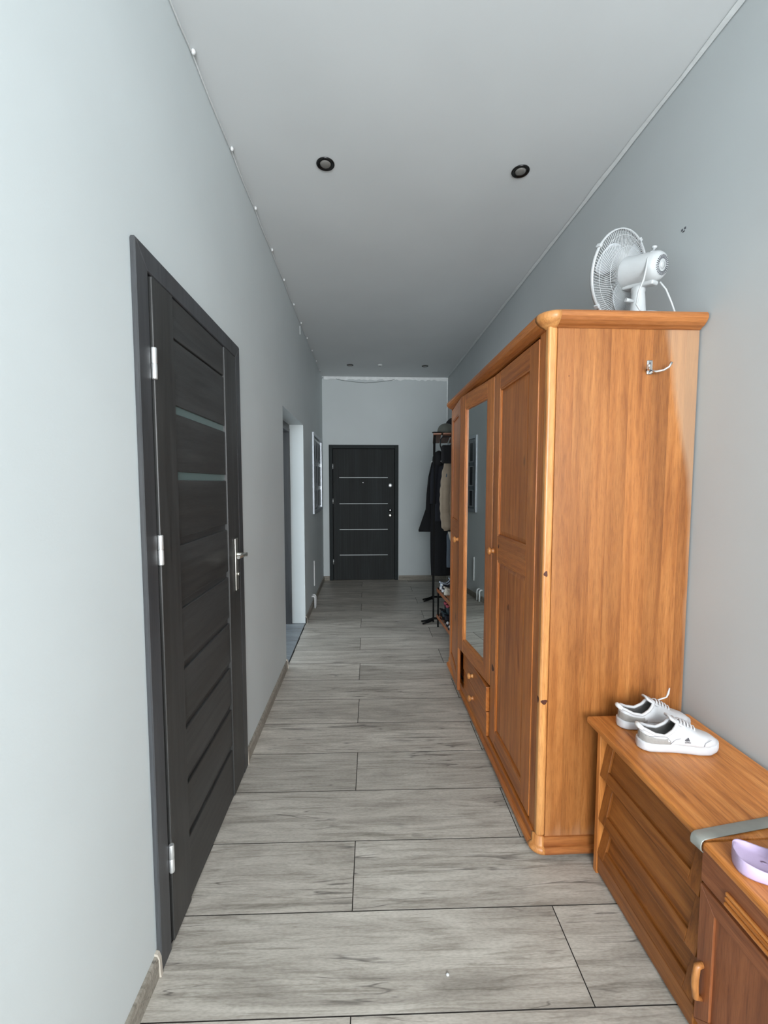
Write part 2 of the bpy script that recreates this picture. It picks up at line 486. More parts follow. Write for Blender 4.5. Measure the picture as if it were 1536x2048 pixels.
# doorway into the side room: threshold, dark lining, side room shell
tag(B().box(XL - .34, XL - .003, OY0 + .003, OY1 - .003, -0.01, 0.006, 0.001).box(-3.6, XL - .342, 2.6, 5.9, -0.05, 0.004).out('floor_side_room', 'side_floor'), kind='structure')
q = B()
q.box(-0.90, -0.797, OY1 - .035, OY1 - .001, 0.006, 2.11, .003).box(-0.90, -0.797, OY0 + .001, OY0 + .035, 0.006, 2.11, .003).box(-0.90, -0.797, OY0 + .036, OY1 - .036, 2.07, 2.11, .003)
q.box(-0.90, -0.80, OY0 + .001, OY1 - .001, 2.111, OZ - .001)
tag(q.out('door_2', 'graph_trim'), kind='structure')
q = B()
q.box(-3.66, -3.6, 2.6, 5.9, 0, 0.8).box(-3.66, -3.6, 2.6, 5.9, 2.3, 2.9).box(-3.66, -3.6, 2.6, 3.4, .8, 2.3).box(-3.66, -3.6, 5.0, 5.9, .8, 2.3)
q.box(-3.66, XL - .34, 2.54, 2.6, 0, 2.9).box(-3.66, XL - .34, 5.9, 5.96, 0, 2.9).box(-3.66, XL - .34, 2.54, 5.96, 2.9, 2.96)
tag(q.out('wall_side_room', 'wall'), kind='structure')

# ragged white caulk lines where the walls meet the ceiling
def caulk(name, p0, p1, nrm, wv, h, mat='caulk'):
    q = B(); n = 60; rings = []
    for i in range(n + 1):
        t = i / n; p = Vector(p0).lerp(Vector(p1), t)
        a = h * (0.75 + 0.5 * random.random()); c = wv * (0.75 + 0.5 * random.random())
        rings.append([p + Vector((0, 0, 0)), p + Vector(nrm) * 0.003 + Vector((0, 0, -a)), p + Vector(nrm) * c + Vector((0, 0, -0.0025))])
    q.grid(rings, False, False, False, 0, False)
    rings2 = [[r[0] + Vector(nrm) * 0.0005, r[1] + Vector((0, 0, 0)), r[2]] for r in rings]
    o = q.out(name, mat); md = o.modifiers.new('s', 'SOLIDIFY'); md.thickness = 0.002; md.offset = 0
    return tag(o, kind='structure')


caulk('trim_1', (XL + .03, YE - .002, ZC - .002), (XR - .002, YE - .002, ZC - .002), (0, -1, 0), 0.005, 0.046)
caulk('trim_2', (XR - .002, YB, ZC - .002), (XR - .002, YE - .01, ZC - .002), (-1, 0, 0), 0.022, 0.006, 'caulk_soft')
q = B(); n = 40
q.grid([[Vector((XR - .003, YE - .002, z)), Vector((XR - .003 - (0.012 + .008 * random.random()), YE - .003, z))] for z in [2.2 + (ZC - 2.24) * i / n for i in range(n + 1)]], False, False, False, 0, False)
o = q.out('trim_3', 'caulk'); md = o.modifiers.new('s', 'SOLIDIFY'); md.thickness = 0.002; tag(o, kind='structure')

# ================= NEAR DOOR (door_1) =================
LX = XL + 0.012       # face of the leaf, proud of the wall
d1 = bpy.data.objects.new('door_1', None); COL.objects.link(d1); d1.location = (XL, 1.75, 0); d1['_o'] = (XL, 1.75, 0)
d1['kind'] = 'structure'
AW = 0.068
def architrave(y0, y1, zt, wv, xw):
    q = B()
    xf = xw + 0.016
    q.prism([(y0, 0.0), (y0 + wv, 0.0), (y0 + wv, zt - wv), (y0, zt)], xw + .0005, xf, 'x', bev=0.003)
    q.prism([(y1, 0.0), (y1 - wv, 0.0), (y1 - wv, zt - wv), (y1, zt)], xw + .0005, xf, 'x', bev=0.003)
    q.prism([(y0, zt), (y0 + wv, zt - wv), (y1 - wv, zt - wv), (y1, zt)], xw + .0005, xf, 'x', bev=0.003)
    return q
architrave(1.262, 2.25, 2.222, AW, XL).out('architrave', 'graph_trim', d1)
q = B()
q.box(XL - .12, XL + .001, DY0 - .004, DY0 + .012, 0, DZ - .012).box(XL - .12, XL + .001, DY1 - .001, DY1 + .006, 0, DZ - .012).box(XL - .12, XL + .001, DY0, DY1, DZ - .012, DZ)
q.box(XL - .13, XL - .12, DY0, DY1, 0, DZ)
q.out('jamb', 'graph_trim', d1)
LY0, LY1, LZ0, LZ1 = 1.347, 2.170, 0.010, 2.150
leaf = B()
SN, SF = 0.140, 0.165
leaf.box(XL - .028, LX + .006, LY0, LY0 + SN, LZ0, LZ1, .003)
leaf.box(XL - .028, LX + .006, LY1 - SF, LY1, LZ0, LZ1, .003)
leaf = leaf.out('leaf', 'graph_z', d1)
gaps = [2.020, 1.795, 1.570, 1.342, 1.118, 0.898, 0.680, 0.474, 0.272]
GH = 0.028
zs = [LZ1] + [z for z in gaps]
top = LZ1
for i, g in enumerate(gaps + [None]):
    bot = LZ0 if g is None else (g if i else g)
    z1 = top; z0 = bot
    B().box(XL - .026, LX, LY0 + SN + .0005, LY1 - SF - .0005, z0, z1, .0025).out('panel', 'graph_y', leaf, origin=(XL, 1.75, (z0 + z1) / 2))
    if g is not None:
        h = GH if i else 0.008
        B().box(XL - .026, LX - (.007 if i in (1, 2) else .009), LY0 + SN + .0005, LY1 - SF - .0005, g - h, g).out('glass_strip' if i in (1, 2) else 'groove_strip', 'frost' if i in (1, 2) else 'graph_y', leaf)
        top = g - h
for z in (1.892, 1.323, 0.307):
    q = B().lathe([(0.0075, z - .047), (0.0085, z - .044), (0.0085, z - .002), (0.007, z), (0.0085, z + .002), (0.0085, z + .044), (0.0075, z + .047)], (XL + .020, 1.341, 0), 'z', 12)
    q.box(XL + .0165, XL + .0195, 1.341, 1.352, z + .004, z + .044).out('hinge', 'silver', d1)
# handle plate and lever
q = B().box(LX + .0065, LX + .0135, 2.082, 2.126, 1.005, 1.262, .003)
q.lathe([(0.012, LX + .013), (0.010, LX + .018), (0.009, LX + .058), (0.010, LX + .062)], (0, 2.104, 1.182), 'x', 16)
q.tube([(LX + .052, 2.107, 1.182), (LX + .055, 2.09, 1.184), (LX + .057, 2.04, 1.187), (LX + .054, 1.985, 1.187)], [0.010, 0.010, 0.009, 0.008], 10)
q.lathe([(0.0085, LX + .013), (0.0085, LX + .021), (0.006, LX + .023)], (0, 2.104, 1.085), 'x', 14)
q.out('handle', 'steel', leaf)

# ================= ENTRY DOOR (door_3) =================
d3 = bpy.data.objects.new('door_3', None); COL.objects.link(d3); d3.location = (0, YE, 0); d3['_o'] = (0, YE, 0); d3['kind'] = 'structure'
q = B(); FW = 0.058
q.box(EX0 + .001, EX0 + FW, YE - .015, YE + .10, 0, EZ - .001, .004).box(EX1 - FW, EX1 - .001, YE - .015, YE + .10, 0, EZ - .001, .004).box(EX0 + FW, EX1 - FW, YE - .015, YE + .10, EZ - FW, EZ - .001, .004)
q.out('frame', 'end_frame', d3)
el = B().box(EX0 + FW + .004, EX1 - FW - .004, YE + .004, YE + .07, .006, EZ - FW - .004, .004).out('leaf', 'graph_end', d3)
for z in (1.622, 1.214, 0.808, 0.402):
    B().box(-0.400, 0.358, YE + .002, YE + .006, z - .006, z + .006, .001).out('metal_inlay', 'inlay', el)
B().lathe([(0.032, YE + .005), (0.032, YE - .006), (0.026, YE - .012), (0.012, YE - .014)], (0.397, 0, 1.500), 'y', 24).out('lock_escutcheon', 'silver', el)
B().lathe([(0.028, YE + .005), (0.028, YE - .004), (0.012, YE - .006)], (0.395, 0, 1.108), 'y', 24).out('handle_rose', 'black_gloss', el)
B().lathe([(0.007, YE - .004), (0.007, YE - .016)], (0.395, 0, 1.112), 'y', 12).out('handle_spindle', 'silver', el)
B().lathe([(0.028, YE + .005), (0.028, YE - .006), (0.018, YE - .012), (0.012, YE - .014)], (0.395, 0, 1.030), 'y', 24).out('lock_cylinder', 'steel', el)
B().lathe([(0.008, YE + .005), (0.008, YE + .001)], (-.03, 0, 1.545), 'y', 12).out('peephole', 'black_gloss', el)
for z in (1.795, 1.255, 0.30):
    B().lathe([(0.008, z - .04), (0.008, z + .04)], (EX0 + FW + .004, YE - .012, 0), 'z', 10).out('hinge', 'silver', d3)

# ================= CEILING ITEMS =================
def spot(x, y, label):
    t = thing('recessed_spotlight', label, 'spotlight', (x, y, ZC), 'black recessed ceiling spotlights')
    z = ZC
    B().lathe([(0.046, z), (0.047, z - .003), (0.045, z - .006), (0.040, z - .0065), (0.034, z - .003), (0.030, z - .002), (0.030, z)], (x, y, 0), 'z', 40).out('trim_ring', 'black_gloss', t)
    B().lathe([(0.0285, z - .0021), (0.0265, z - .006), (0.018, z - .009), (0.006, z - .010), (0.0008, z - .0101)], (x, y, 0), 'z', 32).out('lamp_lens', 'lens', t)
spot(-0.198, 2.31, 'black-ringed recessed ceiling spotlight, near left one above the grey door')
spot(0.822, 2.316, 'black-ringed recessed ceiling spotlight, near right one in front of the wardrobe')
spot(-0.202, 6.033, 'small black recessed ceiling spotlight, far left one by the entry door wall')
spot(0.844, 6.037, 'small black recessed ceiling spotlight, far right one by the entry door wall')
sd = thing('ceiling_sensor', 'small grey round sensor on the ceiling between the two far spotlights', 'sensor', (.213, 6.0, ZC))
B().lathe([(0.035, ZC), (0.035, ZC - .008), (0.028, ZC - .016), (0.006, ZC - .018)], (.213, 6.0, 0), 'z', 28).out('cover', 'ceil', sd)
B().lathe([(0.012, ZC - .016), (0.010, ZC - .022), (0.003, ZC - .024)], (.213, 6.0, 0), 'z', 16).out('sensor_lens', 'lens', sd)
# string of clips with thin cable along the left wall
cab = thing('clipped_cable', 'thin white cable held by clips along top of the left wall', 'cable', (XL, 3.5, ZC - .02))
ys = [0.2, 0.6, 1.0, 1.4, 1.752, 2.22, 2.67, 3.12, 3.56, 4.03, 4.48, 4.93, 5.38, 5.83, 6.28]
pts = []
for a, c in zip(ys[:-1], ys[1:]):
    for k in range(6):
        t = k / 6; pts.append((XL + .006, a + (c - a) * t, ZC - .012 - .010 * math.sin(PI * t) - .002 * random.random()))
pts.append((XL + .006, ys[-1], ZC - .012)); pts += [(XL + .006, 6.45, ZC - .03), (XL + .008, 6.6, ZC - .05), (XL + .02, 6.64, ZC - .02)]
B().tube(pts, 0.0032, 6).out('cord', 'white', cab)
for y in ys[4:]:
    B().lathe([(0.0055, ZC - .001), (0.0085, ZC - .006), (0.009, ZC - .012), (0.006, ZC - .018), (0.002, ZC - .020)], (XL + .011, y, 0), 'z', 12).out('clip', 'white', cab)
B().box(XL + .0005, XL + .007, 4.44, 4.452, ZC - .135, ZC - .05, .002).out('clip', 'white', cab)
pts = [(-0.44 + .9 * i / 24, YE - .012, ZC - .040 - .05 * math.sin(PI * (i / 24)) ** 0.8 - (0.006 if i == 12 else 0)) for i in range(25)]
tag(B().tube(pts, 0.0035, 6).out('sagging_wire', plain('grey_wire', (120, 128, 128), .5)), 'thin grey wire sagging under the ceiling above the entry door', 'wire')
# two drilled holes on the right wall
tag(B().box(XR - .002, XR + .004, 1.728, 1.736, 2.555, 2.563, .001).box(XR - .002, XR + .004, 1.745, 1.753, 2.556, 2.564, .001).box(XR - .002, XR + .003, 1.734, 1.746, 2.548, 2.552, .001).out('wall_screw', 'print'), 'tiny dark screw marks on the right wall above the fan', 'screw')

# ================= PICTURE, CABLE COVER, PIPES ON LEFT WALL =================
pc = thing('multi_photo_frame', 'silver picture frame with dark slots of photos on the left wall', 'picture', (XL, 5.84, 1.66))
PY0, PY1, PZ0, PZ1 = 5.34, 6.34, 1.145, 2.170
q = B()
for a in ((PY0, PY0 + .045, PZ0, PZ1), (PY1 - .045, PY1, PZ0, PZ1), (PY0 + .045, PY1 - .045, PZ0, PZ0 + .045), (PY0 + .045, PY1 - .045, PZ1 - .045, PZ1)):
    q.box(XL + .001, XL + .026, a[0], a[1], a[2], a[3], .004)
q.out('frame', 'frame_silver', pc)
B().box(XL + .001, XL + .008, PY0 + .04, PY1 - .04, PZ0 + .04, PZ1 - .04).out('backing', 'pic_bg', pc)
rows = [(1.815, 2.085), (1.495, 1.765), (1.215, 1.445)]
for z0, z1 in rows:
    for k in range(4):
        y0 = PY0 + .10 + k * .205
        f = B().box(XL + .008, XL + .0105, y0, y0 + .165, z0, z1, .001, seg=1).out('photo_mount', 'pic_mount', pc)
        s_ = 0.015 if (k % 2 == 0) else 0.045
        B().box(XL + .0105, XL + .012, y0 + .035, y0 + .120, z0 + s_, z1 - .012).out('photo', 'photo_dark', f)
tag(B().box(XL + .0005, XL + .012, 5.395, 5.410, 0.225, 0.545, .002).out('cable_cover', 'white'), 'narrow white vertical cable cover low on the left wall below the picture', 'cable cover')
pp = thing('radiator_pipes', 'pair of short white bent pipes coming out of the left wall near the floor', 'pipe', (XL, 5.2, 0))
for dy in (-.035, .035):
    y = 5.19 + dy
    B().tube([(XL + .002, y, .150), (XL + .022, y, .152), (XL + .034, y, .146), (XL + .040, y, .13), (XL + .040, y, .08), (XL + .040, y, .004)], 0.011, 10).out('pipe', 'white', pp)

# ================= WARDROBE =================
FX, BX, NY, FY = 0.697, 1.288, 1.622, 3.44
wr = thing('pine_wardrobe', 'tall orange pine wardrobe with three doors, mirror and two drawers against the right wall', 'wardrobe', ((FX + BX) / 2, (NY + FY) / 2, 0))
ZB, ZT = 0.085, 2.130
q = B()
q.box(FX + .03, BX, NY + .012, NY + .022, ZB, ZT)
q.box(FX + .022, BX, FY - .02, FY, ZB, ZT)
q.box(BX - .008, BX, NY + .022, FY - .02, ZB, ZT)
q.box(FX + .03, BX - .01, NY + .022, FY - .02, ZT - .02, ZT)
q.box(FX + .03, BX - .01, NY + .022, FY - .02, ZB, ZB + .02)
q.box(FX + .045, BX - .01, 2.285, 2.303, ZB + .02, ZT - .02)
q.out('carcass', 'pine_z', wr)
sp = B().box(FX + .04, BX - .001, NY + .008, NY + .0125, ZB, ZT).out('side_panel', 'pine_z', wr)
xs = [FX + .036]
for wv in (0.066, 0.083, 0.061, 0.074, 0.09, 0.07, 0.062): xs.append(xs[-1] + wv)
xs.append(BX)
for a, c in zip(xs[:-1], xs[1:]):
    B().box(a, c - .00015, NY, NY + .008, ZB, ZT).out('board', 'pine_board', sp, origin=((a + c) / 2, NY, 1.1))
# front corner post with rounded arris, and the opposite one
B().box(FX, FX + .036, NY - .002, NY + .03, ZB, ZT, .009, seg=3).out('corner_post', 'pine_post', wr)
for y0, y1 in ((NY + .031, NY + .085), (FY - .014, FY)):
    B().box(FX + .003, FX + .02, y0, y1, ZB, ZT, .003).out('front_frame', 'pine_z', wr)
# cornice
def around(r):
    p = [(BX, NY, 0, -1), (FX + r, NY, 0, -1)]
    for k in range(1, 6):
        a = k / 6 * PI / 2; p.append((FX + r - math.sin(a) * r, NY + r - math.cos(a) * r, -math.sin(a), -math.cos(a)))
    p += [(FX, NY + r, -1, 0), (FX, FY - r, -1, 0)]
    for k in range(1, 6):
        a = k / 6 * PI / 2; p.append((FX + r - math.cos(a) * r, FY - r + math.sin(a) * r, -math.cos(a), math.sin(a)))
    p += [(FX + r, FY, 0, 1), (BX, FY, 0, 1)]
    return p
cprof = [(-.012, 2.118), (.004, 2.118), (.012, 2.124), (.022, 2.128), (.034, 2.138), (.042, 2.150), (.042, 2.164), (.036, 2.172), (-.012, 2.174)]
P_ = around(.03)
B().sweep_wall(P_[:2], cprof).out('cornice', 'pine_edge', wr)
B().sweep_wall(P_[1:8], cprof, smooth=True).out('cornice', 'pine_post', wr)
B().sweep_wall(P_[7:9], cprof).out('cornice', 'pine_y', wr)
B().sweep_wall(P_[8:], cprof).out('cornice', 'pine_y', wr)
B().box(FX + .01, BX, NY + .01, FY - .01, ZT + .001, 2.1738).out('top_board', 'pine_y', wr)
bprof = [(-.012, .014), (.012, .014), (.020, .020), (.024, .030), (.022, .040), (.014, .046), (.008, .048), (.007, .085), (-.012, .085)]
B().sweep_wall(P_[:2], bprof).out('plinth', 'pine_edge', wr)
B().sweep_wall(P_[1:8], bprof, smooth=True).out('plinth', 'pine_post', wr)
B().sweep_wall(P_[7:9], bprof).out('plinth', 'pine_y', wr)
B().sweep_wall(P_[8:], bprof).out('plinth', 'pine_y', wr)
for fx_, fy_ in ((FX + .06, NY + .05), (BX - .06, NY + .05), (FX + .06, FY - .06), (BX - .06, FY - .06), (FX + .06, 2.3)):
    B().lathe([(0.026, 0.0), (0.028, .006), (0.028, .03), (.02, .06)], (fx_, fy_, 0), 'z', 16).out('foot', 'pine_post', wr)


def knob(b_, x, y, z, s_=1.0):
    s_ *= 1.2
    return b_.lathe([(0.012 * s_, x + .002), (0.012 * s_, x - .004), (0.0085 * s_, x - .010), (0.009 * s_, x - .014), (0.0165 * s_, x - .020), (0.0185 * s_, x - .026), (0.016 * s_, x - .032), (0.008 * s_, x - .036), (0.001, x - .037)], (0, y, z), 'x', 20)


def frame_door(y0, y1, z0, z1, ang, hinge, stile=.095, mid=None, glass=False, knob_y=None, knob_z=1.165, name='door', rails=(.085, .09)):
    """leaf in a local frame: origin at the hinge line; local y runs along the leaf; built in world coordinates then turned."""
    th = .021
    xf = FX - .0
    hx, hy = xf + th / 2, (y0 if hinge == 'near' else y1)
    R = Matrix.Translation((hx, hy, 0)) @ Matrix.Rotation(ang, 4, 'Z') @ Matrix.Translation((-hx, -hy, 0))
    fr = B()
    fr.box(xf, xf + th, y0, y0 + stile, z0, z1, .0035)
    fr.box(xf, xf + th, y1 - stile, y1, z0, z1, .0035)
    zr = [(z0, z0 + rails[0]), (z1 - rails[1], z1)]
    if mid: zr.insert(1, mid)
    for a, c in zr: fr.box(xf + .0005, xf + th - .0005, y0 + stile, y1 - stile, a, c, .002, mi=1)
    # bead moulding around every opening
    ops = [(zr[i][1], zr[i + 1][0]) for i in range(len(zr) - 1)]
    for a, c in ops:
        yy0, yy1 = y0 + stile, y1 - stile
        w_ = .009
        fr.prism([(yy0, a), (yy0 + w_, a + w_), (yy0 + w_, c - w_), (yy0, c)], xf + .003, xf + .012, 'x', mi=0)
        fr.prism([(yy1, a), (yy1, c), (yy1 - w_, c - w_), (yy1 - w_, a + w_)], xf + .003, xf + .012, 'x', mi=0)
        fr.prism([(yy0, a), (yy1, a), (yy1 - w_, a + w_), (yy0 + w_, a + w_)], xf + .003, xf + .012, 'x', mi=1)
        fr.prism([(yy0, c), (yy0 + w_, c - w_), (yy1 - w_, c - w_), (yy1, c)], xf + .003, xf + .012, 'x', mi=1)
    bmesh.ops.transform(fr.bm, matrix=R, verts=fr.bm.verts)
    d = fr.out(name, ['pine_z', 'pine_y'], wr)
    for a, c in ops:
        yy0, yy1 = y0 + stile + .0005, y1 - stile - .0005
        pb = B()
        if glass:
            pb.box(xf + .012, xf + .0155, yy0, yy1, a, c)
        else:
            # raised field panel
            m_ = .03
            o_ = [(yy0, a), (yy1, a), (yy1, c), (yy0, c)]; i_ = [(yy0 + m_, a + m_), (yy1 - m_, a + m_), (yy1 - m_, c - m_), (yy0 + m_, c - m_)]
            r0 = [Vector((xf + .018, p[0], p[1])) for p in o_]; r1 = [Vector((xf + .0125, p[0], p[1])) for p in o_]; r2 = [Vector((xf + .0065, p[0], p[1])) for p in i_]
            pb.grid([r0, r1, r2], True, False, True, 0, False)
        bmesh.ops.transform(pb.bm, matrix=R, verts=pb.bm.verts)
        o_p = pb.out('mirror' if glass else 'panel', 'mirror' if glass else 'pine_knotty', d)
        if glass: o_p['label'] = 'tall clear mirror'
    if knob_y is not None:
        kb = knob(B(), xf, knob_y, knob_z)
        bmesh.ops.transform(kb.bm, matrix=R, verts=kb.bm.verts)
        kb.out('knob', 'pine_post', d)
    return d


frame_door(NY + .086, 2.290, .100, 2.106, 0.0, 'near', mid=(1.125, 1.255), knob_y=2.262)
AO = math.radians(5.4)
frame_door(2.300, 2.868, .392, 2.106, AO, 'near', glass=True)
frame_door(2.878, FY - .015, .075, 2.106, -AO, 'far', mid=(1.125, 1.255), knob_y=2.925, knob_z=1.14)
# two drawers below the mirror
for k, (z0, z1) in enumerate(((.238, .380), (.092, .232))):
    px = FX - .016 + .004 * k
    dr = B().box(px, px + .024, 2.305, 2.862, z0, z1, .004).box(px + .024, BX - .06, 2.33, 2.84, z0 + .015, z1 - .02).out('drawer', 'pine_y', wr)
    knob(B(), px, 2.60, (z0 + z1) / 2, .9).out('knob', 'pine_post', dr)
B().lathe([(0.006, FX - .012), (0.006, FX + .002)], (0, 2.862, .41), 'x', 10).out('magnetic_catch', 'white', wr)

M['knot'] = plain('dark_pine_knot', (74, 34, 18), 0.5, var=.25, bs=900)
def knot(parent, c, axis, ru, rv, n=14):
    q = B(); r0 = []; r1 = []
    for k in range(n):
        a = 2 * PI * k / n; j = 1 + .18 * math.sin(3 * a + c[2] * 9)
        u, v = math.cos(a) * ru * j, math.sin(a) * rv * j
        p = (0, u, v) if axis == 'x' else (u, 0, v)
        out_ = Vector((-.0006, 0, 0)) if axis == 'x' else Vector((0, -.0006, 0))
        r0.append(Vector(c) + Vector(p)); r1.append(Vector(c) + Vector(p) * .9 + out_)
    q.grid([r0, r1], True, False, True, 0, False)
    q.out('knot', 'knot', parent)
for c, ax, ru, rv in (((FX - .0002, NY + .013, .66), 'x', .008, .014), ((FX + .018, NY - .0022, .655), 'y', .013, .010), ((FX + .012, NY - .0022, 1.175), 'y', .008, .011),
                      ((1.00, NY - .0242, .031), 'y', .007, .005), ((.78, NY - .0004, 1.94), 'y', .002, .002), ((FX - .0002, 2.18, 1.20), 'x', .008, .010), ((FX + .0064, 2.03, .92), 'x', .006, .016), ((FX - .0002, 2.24, .52), 'x', .02, .018)):
    knot(wr, c, ax, ru, rv)

# double coat hook on the wardrobe side
hk = thing('coat_hook', 'small chrome coat hook screwed to the wardrobe side panel', 'hook', (1.095, NY, 1.976))
B().box(1.082, 1.104, NY - .006, NY - .0005, 1.948, 2.002, .004, seg=3).out('plate', 'chrome', hk)
q = B().tube([(1.098, NY - .006, 1.960), (1.112, NY - .020, 1.955), (1.130, NY - .032, 1.958), (1.143, NY - .042, 1.968), (1.149, NY - .046, 1.984)], [.006, .0055, .0045, .0045, .0055], 10)
q.out('prong', 'chrome', hk)
q = B().tube([(1.086, NY - .006, 1.965), (1.078, NY - .022, 1.962), (1.072, NY - .030, 1.968), (1.070, NY - .034, 1.978)], [.006, .005, .0045, .005], 10)
q.out('prong', 'chrome', hk)
for z in (1.990, 1.967): B().lathe([(0.003, NY - .0062), (0.003, NY - .0072)], (1.093, 0, z), 'y', 10).out('screw', 'print', hk)

# ================= SHOE CABINET AND SIDE CABINET =================
CX = 0.902; CY1, CY0 = 1.555, 1.045; CT = .622
sc1 = thing('shoe_cabinet', 'honey oak shoe cabinet with three tilted flap fronts next to the wardrobe', 'cabinet', (1.08, 1.3, 0))
b_ = B()
b_.box(CX, 1.27, CY1 - .022, CY1, 0, CT - .026, .003)
b_.box(CX + .034, 1.27, CY0, CY0 + .020, 0, CT - .026, .003)
b_.box(1.258, 1.27, CY0 + .02, CY1 - .022, .02, CT - .026)
b_.box(CX + .06, 1.258, CY0 + .02, CY1 - .022, CT - .045, CT - .027)
b_.out('carcass', 'oak_z', sc1)
tp = B().box(.865, 1.278, .992, 1.572, CT - .026, CT, .008, seg=3).out('top_board', 'oak_y', sc1)
B().box(CX + .004, CX + .022, CY0 + .001, CY1 - .0225, .012, .082, .003).out('base_rail', 'oakf_y', sc1)
TA = .192
for z0, z1 in ((.405, .586), (.228, .409), (.088, .232)):
    yy0, yy1 = CY0 + .001, CY1 - .0235
    h = z1 - z0
    st = .040
    piv = Vector((CX + .001, 0, z0))
    ang = math.atan2(.034, h)
    R = Matrix.Translation(piv) @ Matrix.Rotation(ang, 4, 'Y') @ Matrix.Translation(-piv)
    L = h / math.cos(ang) - .008
    fr = B()
    x0 = CX + .001; th = .020
    fr.box(x0, x0 + th, yy0, yy0 + st, z0, z0 + L, .002)
    fr.box(x0, x0 + th, yy1 - st, yy1, z0, z0 + L, .002)
    fr.box(x0, x0 + th, yy0 + st, yy1 - st, z0, z0 + .040, .002, mi=1)
    fr.box(x0, x0 + th, yy0 + st, yy1 - st, z0 + L - .036, z0 + L, .002, mi=1)
    bmesh.ops.transform(fr.bm, matrix=R, verts=fr.bm.verts)
    d = fr.out('flap_door', ['oakf_z', 'oakf_y'], sc1)
    pb = B().box(x0 + .009, x0 + .015, yy0 + st, yy1 - st, z0 + .040, z0 + L - .036)
    bmesh.ops.transform(pb.bm, matrix=R, verts=pb.bm.verts)
    pb.out('panel', 'oakf_y', d)

DX = 0.900; DY_0, DY_1 = 0.16, 1.040
sc2 = thing('side_cabinet', 'reddish oak cabinet with top drawer and mitred framed doors nearest the viewer', 'cabinet', (1.09, .6, 0))
b_ = B()
b_.box(DX + .022, 1.272, DY_1 - .019, DY_1 - .001, 0, .594, .002).box(DX + .022, 1.272, DY_0, DY_0 + .018, 0, .594, .002)
b_.box(1.262, 1.272, DY_0 + .018, DY_1 - .018, 0.02, .594).box(DX + .03, 1.262, DY_0 + .018, DY_1 - .018, .06, .078).box(DX + .03, 1.262, DY_0 + .018, DY_1 - .018, .446, .462)
b_.box(DX + .024, DX + .04, DY_0 + .018, DY_1 - .018, 0, .058)
b_.out('carcass', 'oak2_z', sc2)
B().box(.856, 1.278, DY_0 - .015, .990, .5985, .6205, .008, seg=3).out('top_board', 'oak_y', sc2)
dr = B().box(DX, DX + .02, DY_0 + .002, DY_1 - .002, .466, .592, .004).out('drawer', 'oak2_y', sc2)
g_ = B()
for k in range(3): g_.box(DX - .010 + .0015 * k, DX + .001, .34, .955, .480 + .013 * k, .490 + .013 * k, .003)
g_.out('grooved_handle', 'oak_y', dr)
for (y0, y1, hy) in ((.605, DY_1 - .003, 1), (DY_0 + .003, .600, -1)):
    z0, z1, w_ = .062, .458, .048
    fr = B()
    for poly, mi in (([(y0, z0), (y0 + w_, z0 + w_), (y0 + w_, z1 - w_), (y0, z1)], 0), ([(y1, z0), (y1, z1), (y1 - w_, z1 - w_), (y1 - w_, z0 + w_)], 0),
                     ([(y0, z0), (y1, z0), (y1 - w_, z0 + w_), (y0 + w_, z0 + w_)], 1), ([(y0, z1), (y0 + w_, z1 - w_), (y1 - w_, z1 - w_), (y1, z1)], 1)):
        fr.prism(poly, DX, DX + .02, 'x', mi=mi, bev=.0012)
    d = fr.out('door', ['oak2_z', 'oak2_y'], sc2)
    B().box(DX + .006, DX + .012, y0 + w_ - .002, y1 - w_ + .002, z0 + w_ - .002, z1 - w_ + .002).out('panel', 'oak2_z', d)
    hyy = (y1 - .020) if hy > 0 else (y0 + .020)
    q = B().tube([(DX + .002, hyy, .145), (DX - .014, hyy, .150), (DX - .018, hyy, .185), (DX - .018, hyy, .205), (DX - .014, hyy, .238), (DX + .002, hyy, .243)], [.007, .0085, .009, .009, .0085, .007], 12)
    q.out('pull_handle', 'pine_post', d)

# grey metal strip lying over the joint between the two tops
st = B()
Rz = Matrix.Translation((.86, 1.0, 0)) @ Matrix.Rotation(math.radians(8.5), 4, 'Z')
prof = [(-.004, -.030), (-.0115, -.022), (-.012, -.010), (-.009, -.001), (-.002, .0035), (.01, .004), (.405, .004)]
rings = []
for yv in (-.015, -.0135, .0135, .015):
    dz = 0 if abs(yv) < .014 else -.0008
    rings.append([Vector((x, yv, CT + z + dz)) for x, z in prof])
st.grid(rings, False, False, False, 0, True)
bmesh.ops.transform(st.bm, matrix=Rz, verts=st.bm.verts)
o = st.out('joint_strip', 'strip', origin=(.86, 1.0, CT)); md = o.modifiers.new('s', 'SOLIDIFY'); md.thickness = .0028; md.offset = 0
tag(o, 'dull grey metal strip bent over the joint between the two cabinet tops', 'metal strip')

tag(B().lathe([(0.0, 0.0), (0.004, 0.0005), (0.0055, .002), (.004, .0042), (.0008, .0048)], (.253, 1.216, 0.0), 'z', 9).out('crumb', 'white'), 'tiny white crumb lying on the grey floor in the foreground', 'crumb')


# ================= SHOES =================
def smooth(a, c, t):
    t = max(0, min(1, (t - a) / (c - a))); return t * t * (3 - 2 * t)


def interp(tab, t):
    for (a, va), (c, vc) in zip(tab[:-1], tab[1:]):
        if t <= c: return va + (vc - va) * ((t - a) / (c - a) if c > a else 0)
    return tab[-1][1]


WID = [(0, 0.0), (.015, .017), (.04, .026), (.09, .032), (.2, .034), (.4, .034), (.55, .040), (.7, .047), (.82, .045), (.92, .034), (.97, .021), (.99, .011), (1, 0.0)]


